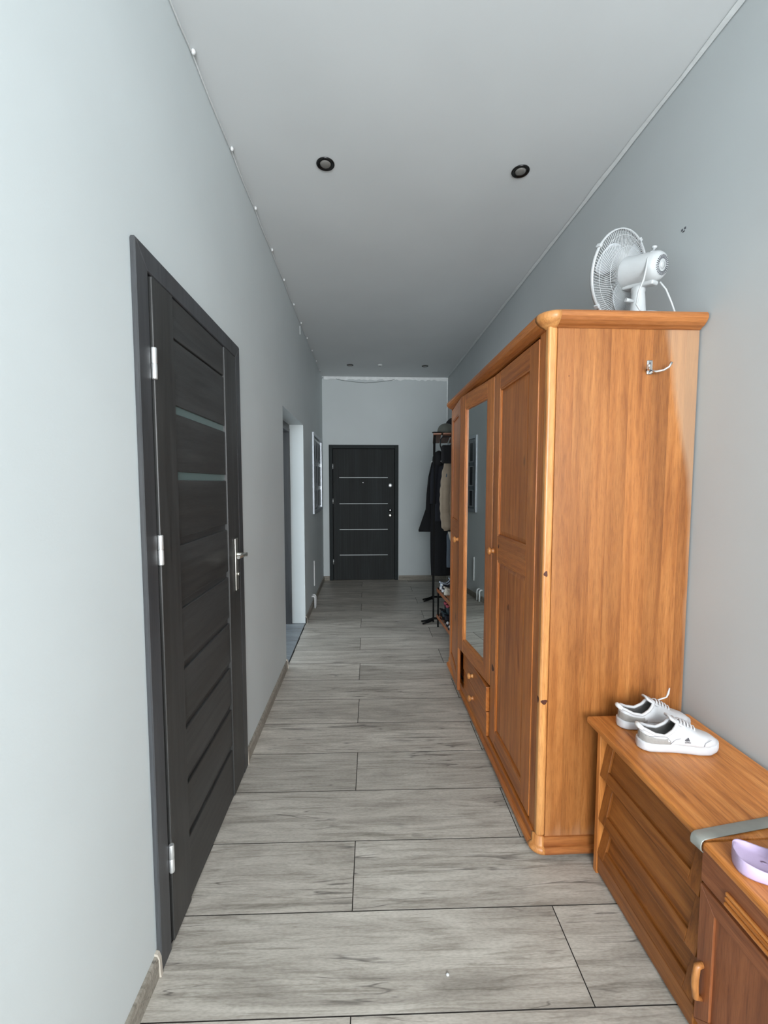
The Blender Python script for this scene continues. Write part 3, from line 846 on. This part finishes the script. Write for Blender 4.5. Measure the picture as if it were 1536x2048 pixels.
def sneaker(label, loc, rz, upper='white_matte', sole='sole', tabm='white', panel='suede', collar=.086, emblem=True, group=None, s=0.93, sole_h=.033, dangling=True, cat='shoe', name='sneaker'):
    """toe along local +x, heel at the origin"""
    L = .272
    t = local_thing(name, label, cat, loc, rz, group); t.scale = (s, s, s)
    N = 40
    us = [0.5 - 0.5 * math.cos(PI * i / N) for i in range(N + 1)]
    # sole
    rings = []
    for u in us:
        w_ = interp(WID, u) + .0035 if 0 < u < 1 else .001
        x = -.006 + u * (L + .012)
        toe = .010 * smooth(.8, 1, u) + .003 * smooth(.12, 0, u)
        prof = [(0, toe), (.75, toe), (.95, toe + .003), (1.0, toe + .010), (.97, sole_h * .85 + toe * .5), (.90, sole_h + toe * .5), (0, sole_h + toe * .5)]
        full = [(k, z) for k, z in prof] + [(-k, z) for k, z in prof[::-1][1:-1]]
        rings.append([Vector((x, k * w_, z)) for k, z in full])
    B().grid(rings, True, False, True, 0, True).out('sole', sole, t)
    # upper shell
    def side_h(u):   # height of the collar line or crown
        return interp([(0, collar - .006), (.05, collar - .008), (.15, collar - .020), (.28, collar - .025), (.38, collar - .008), (.46, collar + .022), (.52, collar + .020), (.62, collar + .006), (.72, collar - .013), (.84, .063), (.93, .055), (.98, .046), (1, .038)], u)
    def gap(u):      # half width of the foot opening
        return interp([(0, 0), (.02, .012), (.06, .022), (.15, .028), (.3, .029), (.42, .024), (.48, .013), (.50, .0)], u)
    K = 9
    bm_ = B(); V = []
    for u in us:
        w_ = interp(WID, u); x = u * L; h = side_h(u); g = min(gap(u), w_)
        z0 = sole_h - .004 + .005 * smooth(.8, 1, u)
        half = []
        for k in range(K + 1):
            a = k / K
            if u < .5:
                yy = w_ + .002 * math.sin(PI * a) - (w_ - g) * smooth(.45, 1.0, a); zz = z0 + (h - z0) * a ** .95
            else:
                a2 = a * PI / 2; m = smooth(.5, .7, u)
                y1 = w_ + .002 * math.sin(PI * a) - w_ * smooth(.45, 1.0, a); z1 = z0 + (h - z0) * a ** .95
                y2 = w_ * math.cos(a2) ** .75; z2 = z0 + (h - z0) * math.sin(a2) ** .8
                yy = y1 * (1 - m) + y2 * m; zz = z1 * (1 - m) + z2 * m
            half.append((yy, zz))
        full = [(yy, zz) for yy, zz in half] + [(-yy, zz) for yy, zz in half[::-1]]
        V.append([bm_.bm.verts.new((x, yy, zz)) for yy, zz in full])
    n = 2 * (K + 1)
    for i in range(N):
        um = (us[i] + us[i + 1]) / 2
        for j in range(n - 1):
            if j == K and um < .5: continue
            try: f = bm_.bm.faces.new((V[i][j], V[i][j + 1], V[i + 1][j + 1], V[i + 1][j]))
            except ValueError: continue
            f.smooth = True
            jj = min(j, n - 2 - j)
            f.material_index = 1 if (um < .36 - .05 * jj / 4 and jj < 6 and panel) else 0
    bmesh.ops.remove_doubles(bm_.bm, verts=bm_.bm.verts, dist=.0004)
    up = bm_.out('upper', [upper, panel or upper, 'lining'], t)
    md = up.modifiers.new('solid', 'SOLIDIFY'); md.thickness = .0045; md.offset = -1; md.material_offset = 2 if panel else 0; md.material_offset_rim = 0
    md.use_rim = True
    if not panel:
        up.data.materials.clear()
        for m_ in (upper, 'lining'): up.data.materials.append(M[m_])
        md.material_offset = 1
    # insole
    rings = []
    for u in [i / 12 for i in range(13)]:
        uu = .03 + u * .9; w_ = interp(WID, uu) - .006
        rings.append([Vector((uu * L, k * w_, sole_h + .0025)) for k in (-1, -.5, 0, .5, 1)])
    B().grid(rings, False, False, False, 0, True).out('insole', 'lining', t, solid=.002)
    # padded collar roll
    pts = []
    loop = [u for u in us if u <= .47]
    for u in loop: pts.append((u * L, gap(u) + .001, side_h(u)))
    for u in loop[::-1][:-1]: pts.append((u * L, -gap(u) - .001, side_h(u)))
    B().tube(pts, .0058, 8, closed=True).out('collar', upper, t)
    # heel tab
    B().tube([(.004, -.017, collar - .007), (-.003, -.010, collar - .003), (-.006, 0, collar - .001), (-.003, .010, collar - .003), (.004, .017, collar - .007)], [.007, .009, .0095, .009, .007], 10).out('heel_tab', tabm, t)
    # tongue
    rings = []
    for u, hz, w_ in ((.66, -.006, .014), (.58, .008, .017), (.50, .022, .021), (.43, .034, .024), (.38, .043, .024), (.36, .046, .021)):
        rings.append([Vector((u * L, k * w_, collar - .002 + hz - abs(k) ** 2 * .008)) for k in (-1, -.6, 0, .6, 1)])
    B().grid(rings, False, False, False, 0, True).out('tongue', upper, t, solid=.007)
    # laces
    for k in range(5):
        u = .50 + .045 * k; h = side_h(u) + .003; hw = .019
        u2 = u + .022
        q_ = B().tube([(u * L, hw, h - .008), (u * L + .002, hw * .6, h - .001), (u2 * L, 0, h + .003), (u * L + .004, -hw * .6, h - .001), (u * L, -hw, h - .008)], .0028, 6, flat=.7)
        q_.out('lace', upper, t)
    if dangling:
        h = side_h(.5) + .006
        B().tube([(.56 * L, 0, h - .004), (.62 * L, .0, h + .002), (.68 * L, .0, h + .008), (.705 * L, .0, h + .024), (.72 * L, .0, h + .046)], [.003, .003, .003, .0042, .002], 6).out('lace_end', upper, t)
    if emblem:
        def side_pt(u, zz):
            i = min(range(len(us)), key=lambda k_: abs(us[k_] - u))
            w_ = interp(WID, u); return -(w_ + .0026)
        # seam lines on the outer side
        for pl in (((.34, .036), (.40, .052), (.46, .058)), ((.74, .036), (.76, .048), (.84, .058)), ((.34, .044), (.30, .058), (.26, .062), (.12, .060), (.03, .058))):
            pts = [(u * L, side_pt(u, z) + (z - .036) * (.12 if u > .6 else .02), z) for u, z in pl]
            B().tube(pts, .0007, 5).out('seam', 'seam', t)
        eb = B(); x0 = .515 * L
        for k, hh in enumerate((.0050, .0090, .0130)):
            xx = x0 + .0055 * k
            yb = side_pt(.55, .05) - .0003
            eb.prism([(xx, .0515), (xx + .0040, .0515), (xx + .0040 - hh * .42, .0515 + hh), (xx - hh * .42 + .0002, .0515 + hh * .96)], yb - .0004, yb + .0012, 'y')
        eb.out('emblem', 'print', t)
        tx = bpy.data.curves.new('brand_text', 'FONT'); tx.body = 'adidas'; tx.size = .0085; tx.extrude = .0003; tx.align_x = 'CENTER'
        tmp = bpy.data.objects.new('tmp_text', tx); COL.objects.link(tmp); bpy.context.view_layer.update()
        me_ = bpy.data.meshes.new_from_object(tmp.evaluated_get(bpy.context.evaluated_depsgraph_get())); me_.name = 'lettering'
        bpy.data.objects.remove(tmp); bpy.data.curves.remove(tx)
        to = bpy.data.objects.new('lettering', me_); COL.objects.link(to); to.parent = t
        to.location = (x0 + .008, side_pt(.55, .05) - .0006, .0445); to.rotation_euler = (PI / 2, 0, 0)
        me_.materials.clear(); me_.materials.append(M['print'])
    return t


G1 = 'pair of white sneakers on the shoe cabinet'
sneaker('white leather sneaker nearer the camera on the shoe cabinet, its printed side facing out', (.943, 1.372, CT), math.radians(-5.5), group=G1, dangling=False)
sneaker('white leather sneaker behind the other one, nearest the wardrobe side', (.950, 1.500, CT), math.radians(-4), group=G1, emblem=False)


# lilac slide on the near cabinet
def slide(loc, rz):
    t = local_thing('slide_sandal', 'lilac foam slide sandal on the near cabinet at right edge', 'sandal', loc, rz)
    L = .265; N = 30; us = [0.5 - 0.5 * math.cos(PI * i / N) for i in range(N + 1)]
    WS = [(0, 0.001), (.004, .014), (.012, .023), (.03, .033), (.07, .041), (.12, .045), (.2, .046), (.4, .043), (.6, .050), (.75, .054), (.88, .047), (.95, .034), (.985, .018), (1, .001)]
    rings = []
    for u in us:
        w_ = interp(WS, u); x = u * L; rim = .031 + .007 * smooth(.25, 0, u)
        ins = .78 if 0.02 < u < .98 else .6
        dip = .010 * smooth(.0, .12, u) * smooth(1, .9, u)
        half = [(0, 0), (.86, 0), (.97, .006), (1.0, .018), (.99, rim - .004), (.94, rim), (.88, rim - .002), (ins, rim - dip * .8), (ins * .6, rim - dip), (0, rim - dip)]
        full = half + [(-k, z) for k, z in half[::-1][1:-1]]
        rings.append([Vector((x, k * w_, z)) for k, z in full])
    B().grid(rings, True, False, True, 0, True).out('footbed', 'lilac', t)
    rings = []
    for i in range(13):
        u = .36 + .44 * i / 12
        w_ = interp(WS, u) + .003; h = interp([(.36, .075), (.6, .080), (.82, .060)], u)
        rings.append([Vector((u * L - .02 * math.sin(PI * k / 14), w_ * math.cos(PI * k / 14), .016 + (h - .016) * math.sin(PI * k / 14) ** .8)) for k in range(15)])
    B().grid(rings, False, False, False, 0, True).out('strap', 'lilac', t, solid=.009)
    B().lathe([(0.0, .0), (.009, .0003), (.009, .0012), (.0005, .0014)], (0, 0, 0), 'z', 20).out('logo_mark', 'lilac_dark', t)
    o_ = [c for c in bpy.data.objects if c.parent == t and c.name.startswith('logo_mark')][0]
    o_.location = (.058, .0, .0218); o_.scale = (.7, .45, 1)
    return t


slide((.880, .925, .6206), math.radians(-28))


# ================= TABLE FAN =================
FT = 2.1742
fan = local_thing('table_fan', 'white oscillating table fan standing on top of the pine wardrobe', 'fan', (1.108, 1.730, FT), math.radians(25))
B().lathe([(0.0, 0), (.098, 0), (.105, .004), (.104, .012), (.085, .024), (.045, .034), (.030, .038), (.0, .038)], (0, .0, 0), 'z', 40).out('base', 'fan', fan)
B().lathe([(.034, .034), (.030, .05), (.027, .09), (.024, .125), (.026, .130), (.026, .145), (.018, .150)], (0, 0, 0), 'z', 28).box(-.017, .017, -.020, .020, .130, .172, .005).out('column', 'fan', fan)
HR = Matrix.Translation((0, 0, .214)) @ Matrix.Rotation(math.radians(11), 4, 'X')
def H(b_):
    bmesh.ops.transform(b_.bm, matrix=HR, verts=b_.bm.verts); return b_
# motor housing: lathe about local y
mh = B().lathe([(.004, -.094), (.034, -.093), (.046, -.088), (.053, -.078), (.056, -.060), (.057, -.020), (.058, .020), (.062, .045), (.060, .056), (.040, .060), (.002, .060)], (0, 0, 0), 'y', 40)
mh = H(mh).out('motor_housing', 'fan', fan)
v_ = B()
for k in range(28):
    a = 2 * PI * k / 28
    m_ = Matrix.Rotation(a, 4, 'Y')
    v_.box(.022, .036, -.0945, -.0925, -.0013, .0013, M_=m_)
H(v_).out('vent_slots', 'print', mh)
H(B().lathe([(.004, -.0965), (.013, -.096), (.014, -.093)], (0, 0, 0), 'y', 20)).out('rear_cap', 'fan', mh)
H(B().box(-.020, .020, -.082, .050, -.068, -.050, .007, seg=3)).out('motor_cradle', 'fan', fan)
H(B().lathe([(.005, .050), (.005, .068), (.009, .069), (.010, .076), (.006, .078)], (0, -.045, 0), 'z', 16)).out('oscillation_knob', 'fan', fan)
GR = .169
def dome(r, y_rim, y_hub, r_hub):
    t = (r - r_hub) / (GR - r_hub); return y_hub + (y_rim - y_hub) * t ** 2.6
rg = B()
YR = .085
for k in range(96):
    a = 2 * PI * k / 96; pts = []
    for i in range(8):
        r = .050 + (GR - .050) * i / 7; aa = a + .55 * (1 - i / 7) ** 1.1
        pts.append((r * math.cos(aa), dome(r, YR, .050, .05), r * math.sin(aa)))
    rg.tube(pts, .0012, 4, cap=False)
for r in (.10, .145): rg.tube([(r * math.cos(2 * PI * k / 40), dome(r, YR, .050, .05) , r * math.sin(2 * PI * k / 40)) for k in range(40)], .0011, 5, closed=True)
g1 = H(rg).out('rear_guard', 'fan', fan); g1['kind'] = 'stuff'
fgd = B()
for k in range(96):
    a = 2 * PI * k / 96; pts = []
    for i in range(8):
        r = .036 + (GR - .036) * i / 7; aa = a - .5 * (1 - i / 7) ** 1.1
        pts.append((r * math.cos(aa), 2 * YR - dome(r, YR, .045, .036), r * math.sin(aa)))
    fgd.tube(pts, .0010, 4, cap=False)
g2 = H(fgd).out('front_guard', 'fan', fan); g2['kind'] = 'stuff'
H(B().lathe([(.040, 2 * YR - .048), (.040, 2 * YR - .040), (.030, 2 * YR - .037), (.001, 2 * YR - .036)], (0, 0, 0), 'y', 28)).out('front_badge', 'fan', fan)
rings = []
for k in range(64):
    a = 2 * PI * k / 64
    rings.append([Vector(((GR + d) * math.cos(a), YR + e, (GR + d) * math.sin(a))) for d, e in ((-.002, -.007), (.003, -.007), (.004, 0), (.003, .007), (-.002, .007))])
H(B().grid(rings, True, True, False, 0, True)).out('guard_rim', 'fan', fan)
for a in (.7, 2.2, 3.6, 5.2):
    H(B().box(GR - .004, GR + .009, YR - .010, YR + .010, -.008, .008, .002, M_=Matrix.Rotation(a, 4, 'Y'))).out('rim_clip', 'fan', fan)
for k in range(3):
    a0 = 2 * PI * k / 3 + .35; rings = []
    for i in range(10):
        r = .028 + .122 * i / 9; t = i / 9
        span = .55 + .75 * math.sin(PI * min(1, t * .85 + .1))
        ring = []
        for j in range(9):
            s_ = j / 8; aa = a0 + t * .45 + (s_ - .5) * span
            ring.append(Vector((r * math.cos(aa), YR - .012 + .030 * (s_ - .5) + .006 * math.sin(PI * s_), r * math.sin(aa))))
        rings.append(ring)
    H(B().grid(rings, False, False, False, 0, True)).out('blade', plain('pale_blade', (176, 180, 183), .3), fan, solid=.0018)
H(B().lathe([(.026, YR - .030), (.028, YR + .004), (.022, YR + .016), (.001, YR + .020)], (0, 0, 0), 'y', 24)).out('blade_hub', 'fan', fan)
# power cord looped over the motor
q = B().tube([(.004, -.060, .266), (-.030, -.064, .249), (-.053, -.066, .216), (-.061, -.067, .182), (-.066, -.062, .140), (-.074, -.050, .10), (-.078, -.045, .05), (-.076, -.06, .022)], .0035, 8)
q.out('power_cord', 'fan', fan)
B().tube([(.012, -.078, .140), (.030, -.092, .11), (.046, -.105, .06), (.060, -.115, .012)], .0035, 8).out('power_cord', 'fan', fan)
B().tube([(-.022, .0, .088), (-.060, .012, .092)], [.006, .008], 8).out('switch_knob', 'fan', fan)

# ================= HALL STAND WITH COATS AND SHOES =================
rk = local_thing('coat_rack', 'black metal hall stand with wooden hat shelf beyond the wardrobe', 'coat rack', (.742, 4.53, 0), math.radians(-8.7))
RW_, RL_ = .36, .89
for y in (0, RL_):
    for x in (0, RW_):
        B().box(x - .009, x + .009, y - .009, y + .009, .02, 2.03, .002).out('post', 'blackmetal', rk)
    B().tube([(-.115, y - .05, .010), (-.06, y - .025, .024), (0, y, .045)], [.009, .013, .013], 8).tube([(-.13, y + .03, .012), (-.06, y + .015, .03), (0, y, .06), (RW_, y, .06), (RW_ + .03, y, .012)], [.009, .013, .013, .012, .009], 8).out('foot', 'blackmetal', rk)
for x in (0, RW_): B().tube([(x, 0, 2.03), (x, RL_, 2.03)], .011, 8).out('rail', 'blackmetal', rk)
B().tube([(.18, -.02, 1.945), (.18, RL_ + .02, 1.945)], .011, 10).out('hanging_rod', 'blackmetal', rk)
for k in range(4):
    x = -.015 + k * .10
    B().box(x, x + .085, -.05, RL_ + .03, 2.042, 2.060, .003).out('hat_slat', 'oak2_y', rk)
ss = local_thing('shoe_shelf', 'low two-tier reddish wooden shoe shelf on thin black legs behind the wardrobe', 'shoe shelf', (.762, 4.43, 0), math.radians(3.3))
for y in (-.62, -.01):
    for x in (.012, .30): B().box(x - .008, x + .008, y - .008, y + .008, 0, .425, .002).out('leg', 'blackmetal', ss)
for zz in (.404, .122):
    for k in range(3):
        x = .022 + .092 * k
        B().box(x, x + .082, -.635, .005, zz, zz + .016, .003).out('shelf_slat', 'oak2_y', ss)
    B().box(-.002, .003, -.635, .005, zz - .02, zz + .016, .001).out('front_edge', 'oak2_y', ss)

def garment(name, mat, label, cat, loc, rz, tab, thick, n=36, folds=.012, seedv=1, puff=0.0, group=None, nz=40):
    """tab: (z, half width, centre shift); hanging loft"""
    rnd = random.Random(seedv); ph = [rnd.random() * 6.28 for _ in range(4)]
    rings = []
    zs_ = [r[0] for r in tab]
    T0, T1 = zs_[0], zs_[-1]
    tw = [(1 - (z - T1) / (T0 - T1), hw) for z, hw, _ in tab]; tc = [(1 - (z - T1) / (T0 - T1), c_) for z, _, c_ in tab]
    for i in range(nz + 1):
        t = i / nz; z = T0 + (T1 - T0) * t
        hw = interp(tw, t); cx_ = interp(tc, t)
        th = thick * (0.35 + .65 * smooth(0, .12, t))
        ring = []
        for k in range(n):
            a = 2 * PI * k / n
            f = 1 + folds * 8 * math.sin(5 * a + ph[0] + t * 1.5) * smooth(.1, .9, t) + folds * 4 * math.sin(11 * a + ph[1] - t * 2) * smooth(.1, .8, t)
            if puff: f *= 1 + puff * abs(math.sin(PI * t * 9))
            ring.append(Vector((cx_ + hw * math.cos(a) * f, th * math.sin(a) * f, z)))
        rings.append(ring)
    t_ = local_thing(name, label, cat, loc, rz, group)
    body = B().grid(rings, True, False, True, 0, True).out('body', mat, t_)
    return t_


def sleeve(t_, mat, pts, rad, name='sleeve'):
    return B().tube(pts, rad, 12).out(name, mat, t_)


def hanger(t_, z):
    B().tube([(0, 0, z + .10), (.018, 0, z + .125), (.0, 0, z + .15), (-.018, 0, z + .13)], .003, 6).tube([(-.19, 0, z - .03), (-.1, 0, z + .02), (0, 0, z + .05), (0, 0, z + .10)], .005, 6).tube([(.19, 0, z - .03), (.1, 0, z + .02), (0, 0, z + .05)], .005, 6).out('hanger', 'white', t_)


GC = 'coats hanging on the hall stand'
c1 = garment('long_coat', 'black', 'long black coat with flared hem, farthest garment on the hall stand', 'coat', (.985, 5.18, 0), 0,
             [(1.86, .09, 0), (1.80, .15, 0), (1.6, .17, 0), (1.3, .20, -.01), (1.12, .235, -.03), (.96, .275, -.04), (.94, .27, -.04)], .06, seedv=3, group=GC)
sleeve(c1, 'black', [(-.13, -.02, 1.78), (-.17, -.05, 1.6), (-.195, -.07, 1.4), (-.21, -.075, 1.17)], [.045, .05, .048, .045]); hanger(c1, 1.80)
c2 = garment('trousers', 'black', 'black trousers hanging low behind the puffer jacket towards the shoe shelf', 'trousers', (.915, 4.97, 0), 0,
             [(1.50, .11, 0), (1.3, .135, 0), (.9, .135, 0), (.6, .125, -.005), (.44, .12, -.005)], .045, seedv=5, group=GC)
c3 = garment('hooded_jacket', 'navy', 'black hooded jacket hanging behind the beige puffer jacket', 'jacket', (.935, 4.80, 0), 0,
             [(1.87, .08, 0), (1.80, .14, 0), (1.7, .15, 0), (1.62, .15, 0), (1.4, .15, 0), (1.10, .14, 0)], .045, seedv=8, group=GC)
B().lathe([(.02, 1.72), (.05, 1.73), (.075, 1.77), (.07, 1.83), (.045, 1.88), (.01, 1.90)], (-.10, 0.0, 0), 'z', 18).out('hood', 'black', c3)
sleeve(c3, 'navy', [(-.12, 0, 1.80), (-.15, 0, 1.6), (-.16, 0, 1.30)], [.04, .045, .04]); hanger(c3, 1.80)
c4 = garment('puffer_jacket', 'beige', 'beige quilted puffer jacket, nearest garment on the hall stand', 'jacket', (1.015, 4.615, 0), 0,
             [(1.80, .07, 0), (1.74, .12, 0), (1.5, .135, 0), (1.2, .14, 0), (1.05, .13, 0), (1.02, .11, 0)], .07, seedv=11, puff=.07, folds=.003, group=GC, nz=72)
sl = []
rr = []
for i in range(46):
    t = i / 45; sl.append((-.095 - .055 * math.sin(PI * min(1, t * .8 + .05)), -.03, 1.79 - .77 * t)); rr.append(.034 + .016 * min(1, t * 6) + .007 * abs(math.sin(PI * t * 8)) - (.016 if t > .97 else 0))
sleeve(c4, 'beige', sl, rr); hanger(c4, 1.80)
B().tube([(-.09, -.02, 1.82), (-.125, -.06, 1.72), (-.145, -.085, 1.60)], [.008, .008, .006], 8).out('trim', 'denim', c4)
c5 = garment('jeans', 'denim', 'blue-grey jeans hanging below the beige puffer jacket', 'trousers', (.99, 4.64, 0), 0, [(.99, .08, 0), (.95, .09, 0), (.72, .085, 0), (.60, .08, 0)], .04, seedv=13, group=GC)
c6 = garment('beige_shirt', 'cream', 'strip of beige cloth hanging just under the puffer jacket in front of the jeans', 'shirt', (.985, 4.545, 0), 0, [(1.01, .09, 0), (.95, .085, .01), (.85, .06, .02), (.80, .055, .02)], .025, seedv=15, group=GC)
# shoulder bag hanging at the near end of the stand
bag = local_thing('shoulder_bag', 'black shoulder bag hanging by its strap under the hat shelf', 'bag', (.90, 4.44, 0), 0)
B().box(-.10, .11, -.035, .035, 1.74, 1.93, .02, seg=3).out('body', 'black', bag)
B().tube([(-.095, 0, 1.86), (-.115, 0, 1.93), (-.11, 0, 1.99), (-.09, 0, 2.015), (.05, 0, 2.02), (.10, 0, 1.92)], .006, 8).out('strap', 'black', bag)

# hats on the top shelf
HZ = 2.0605
def cap(label, loc, rz, mat, brim_mat=None):
    t = local_thing('cap', label, 'cap', loc, rz)
    B().lathe([(.092, 0), (.094, .02), (.090, .05), (.075, .085), (.045, .108), (.012, .116), (.001, .117)], (0, 0, 0), 'z', 24).out('crown', mat, t)
    r0 = [Vector((-.055 - .10 * math.sin(PI * k / 14), .085 * math.cos(PI * k / 14), .004 + .012 * math.sin(PI * k / 14))) for k in range(15)]
    r1 = [Vector((-.050 - .03 * math.sin(PI * k / 14), .080 * math.cos(PI * k / 14), .006)) for k in range(15)]
    B().grid([r0, r1], False, False, False, 0, True).out('brim', brim_mat or mat, t, solid=.004)
    return t
cap('grey-green peaked cap with dark brim at the left edge of the hat shelf', (.875, 4.60, HZ), math.radians(12), 'olive', 'black')
hz = local_thing('knitted_hat', 'black knitted hat on the hat shelf behind the grey-green cap', 'hat', (.995, 4.78, HZ))
B().lathe([(.085, 0), (.100, .01), (.105, .05), (.100, .06), (.098, .10), (.08, .16), (.045, .195), (.012, .205), (.001, .206)], (0, 0, 0), 'z', 28).out('knit', 'black', hz)
B().lathe([(.1005, .001), (.107, .006), (.110, .03), (.107, .055), (.101, .060)], (0, 0, 0), 'z', 28).out('cuff', 'navy', hz)
mw = local_thing('folded_scarf', 'dark red folded scarf on the hat shelf right of the grey-green cap', 'scarf', (1.06, 4.57, HZ))
B().box(-.075, .075, -.06, .07, 0, .035, .014, seg=3).box(-.065, .07, -.055, .065, .036, .066, .013, seg=3).out('fold', 'maroon', mw)

# shoes on the low shelf
GS = 'footwear on the low shoe shelf'
S1, S2 = .4205, .1385
sneaker('pale grey mesh trainer at the far end of the upper shoe shelf', (.785, 4.36, S1), math.radians(8), 'mesh_grey', 'sole', 'mesh_grey', None, emblem=False, dangling=False, group=GS, s=.95)
sneaker('black and white trainer in the middle of the upper shoe shelf', (.785, 4.25, S1), math.radians(5), 'navy', 'sole', 'white', None, emblem=False, dangling=False, group=GS, s=.95)
sneaker('cream canvas trainer on the upper shoe shelf nearest the wardrobe', (.79, 4.14, S1), math.radians(5), 'cream', 'cream', 'cream', None, emblem=False, dangling=False, group=GS, s=.95)
def boot(label, loc, rz, mat, cuffm):
    t = sneaker(label, loc, rz, mat, 'blackmetal', mat, None, emblem=False, dangling=False, group=GS, s=.95, cat='boot', name='ankle_boot')
    B().lathe([(.030, .060), (.034, .08), (.036, .12), (.038, .15), (.033, .151), (.030, .12)], (.075, 0, 0), 'z', 18).out('shaft', mat, t)
    B().lathe([(.0365, .13), (.0405, .14), (.041, .155), (.037, .162), (.033, .155)], (.075, 0, 0), 'z', 18).out('cuff', cuffm, t)
boot('black ankle boot with pink cuff at the far end of the lower shelf', (.79, 4.35, S2), 0, 'black', 'pink')
boot('dark teal ankle boot with pink cuff, second on the lower shelf', (.79, 4.245, S2), 0, 'teal', 'pink')
boot('dark navy ankle boot without coloured cuff on the lower shelf', (.795, 4.14, S2), 0, 'navy', 'navy')
for k, y in enumerate((4.04, 3.93)):
    t = local_thing('pompom_slipper', ('farther' if k == 0 else 'nearer') + ' dark slipper with white pompoms on the lower shelf next to the wardrobe', 'slipper', (.785, y, S2), 0, GS)
    rings = []
    for i in range(13):
        u = i / 12; w_ = max(.001, interp(WID, u)) ; h = interp([(0, .02), (.4, .022), (.5, .05), (.8, .05), (1, .015)], u)
        rings.append([Vector((u * .25, w_ * math.cos(a), max(0, h * math.sin(a)))) for a in [2 * PI * q_ / 14 for q_ in range(14)]])
    B().grid(rings, True, False, True, 0, True).out('body', 'navy', t)
    for (px, pz) in ((.018, .034), (.055, .036)):
        B().lathe([(.001, -.016), (.010, -.013), (.016, 0), (.010, .013), (.001, .016)], (px, -.012, pz), 'z', 12).out('pompom', 'sole', t)

for o in bpy.data.objects:
    if '_o' in o: del o['_o']
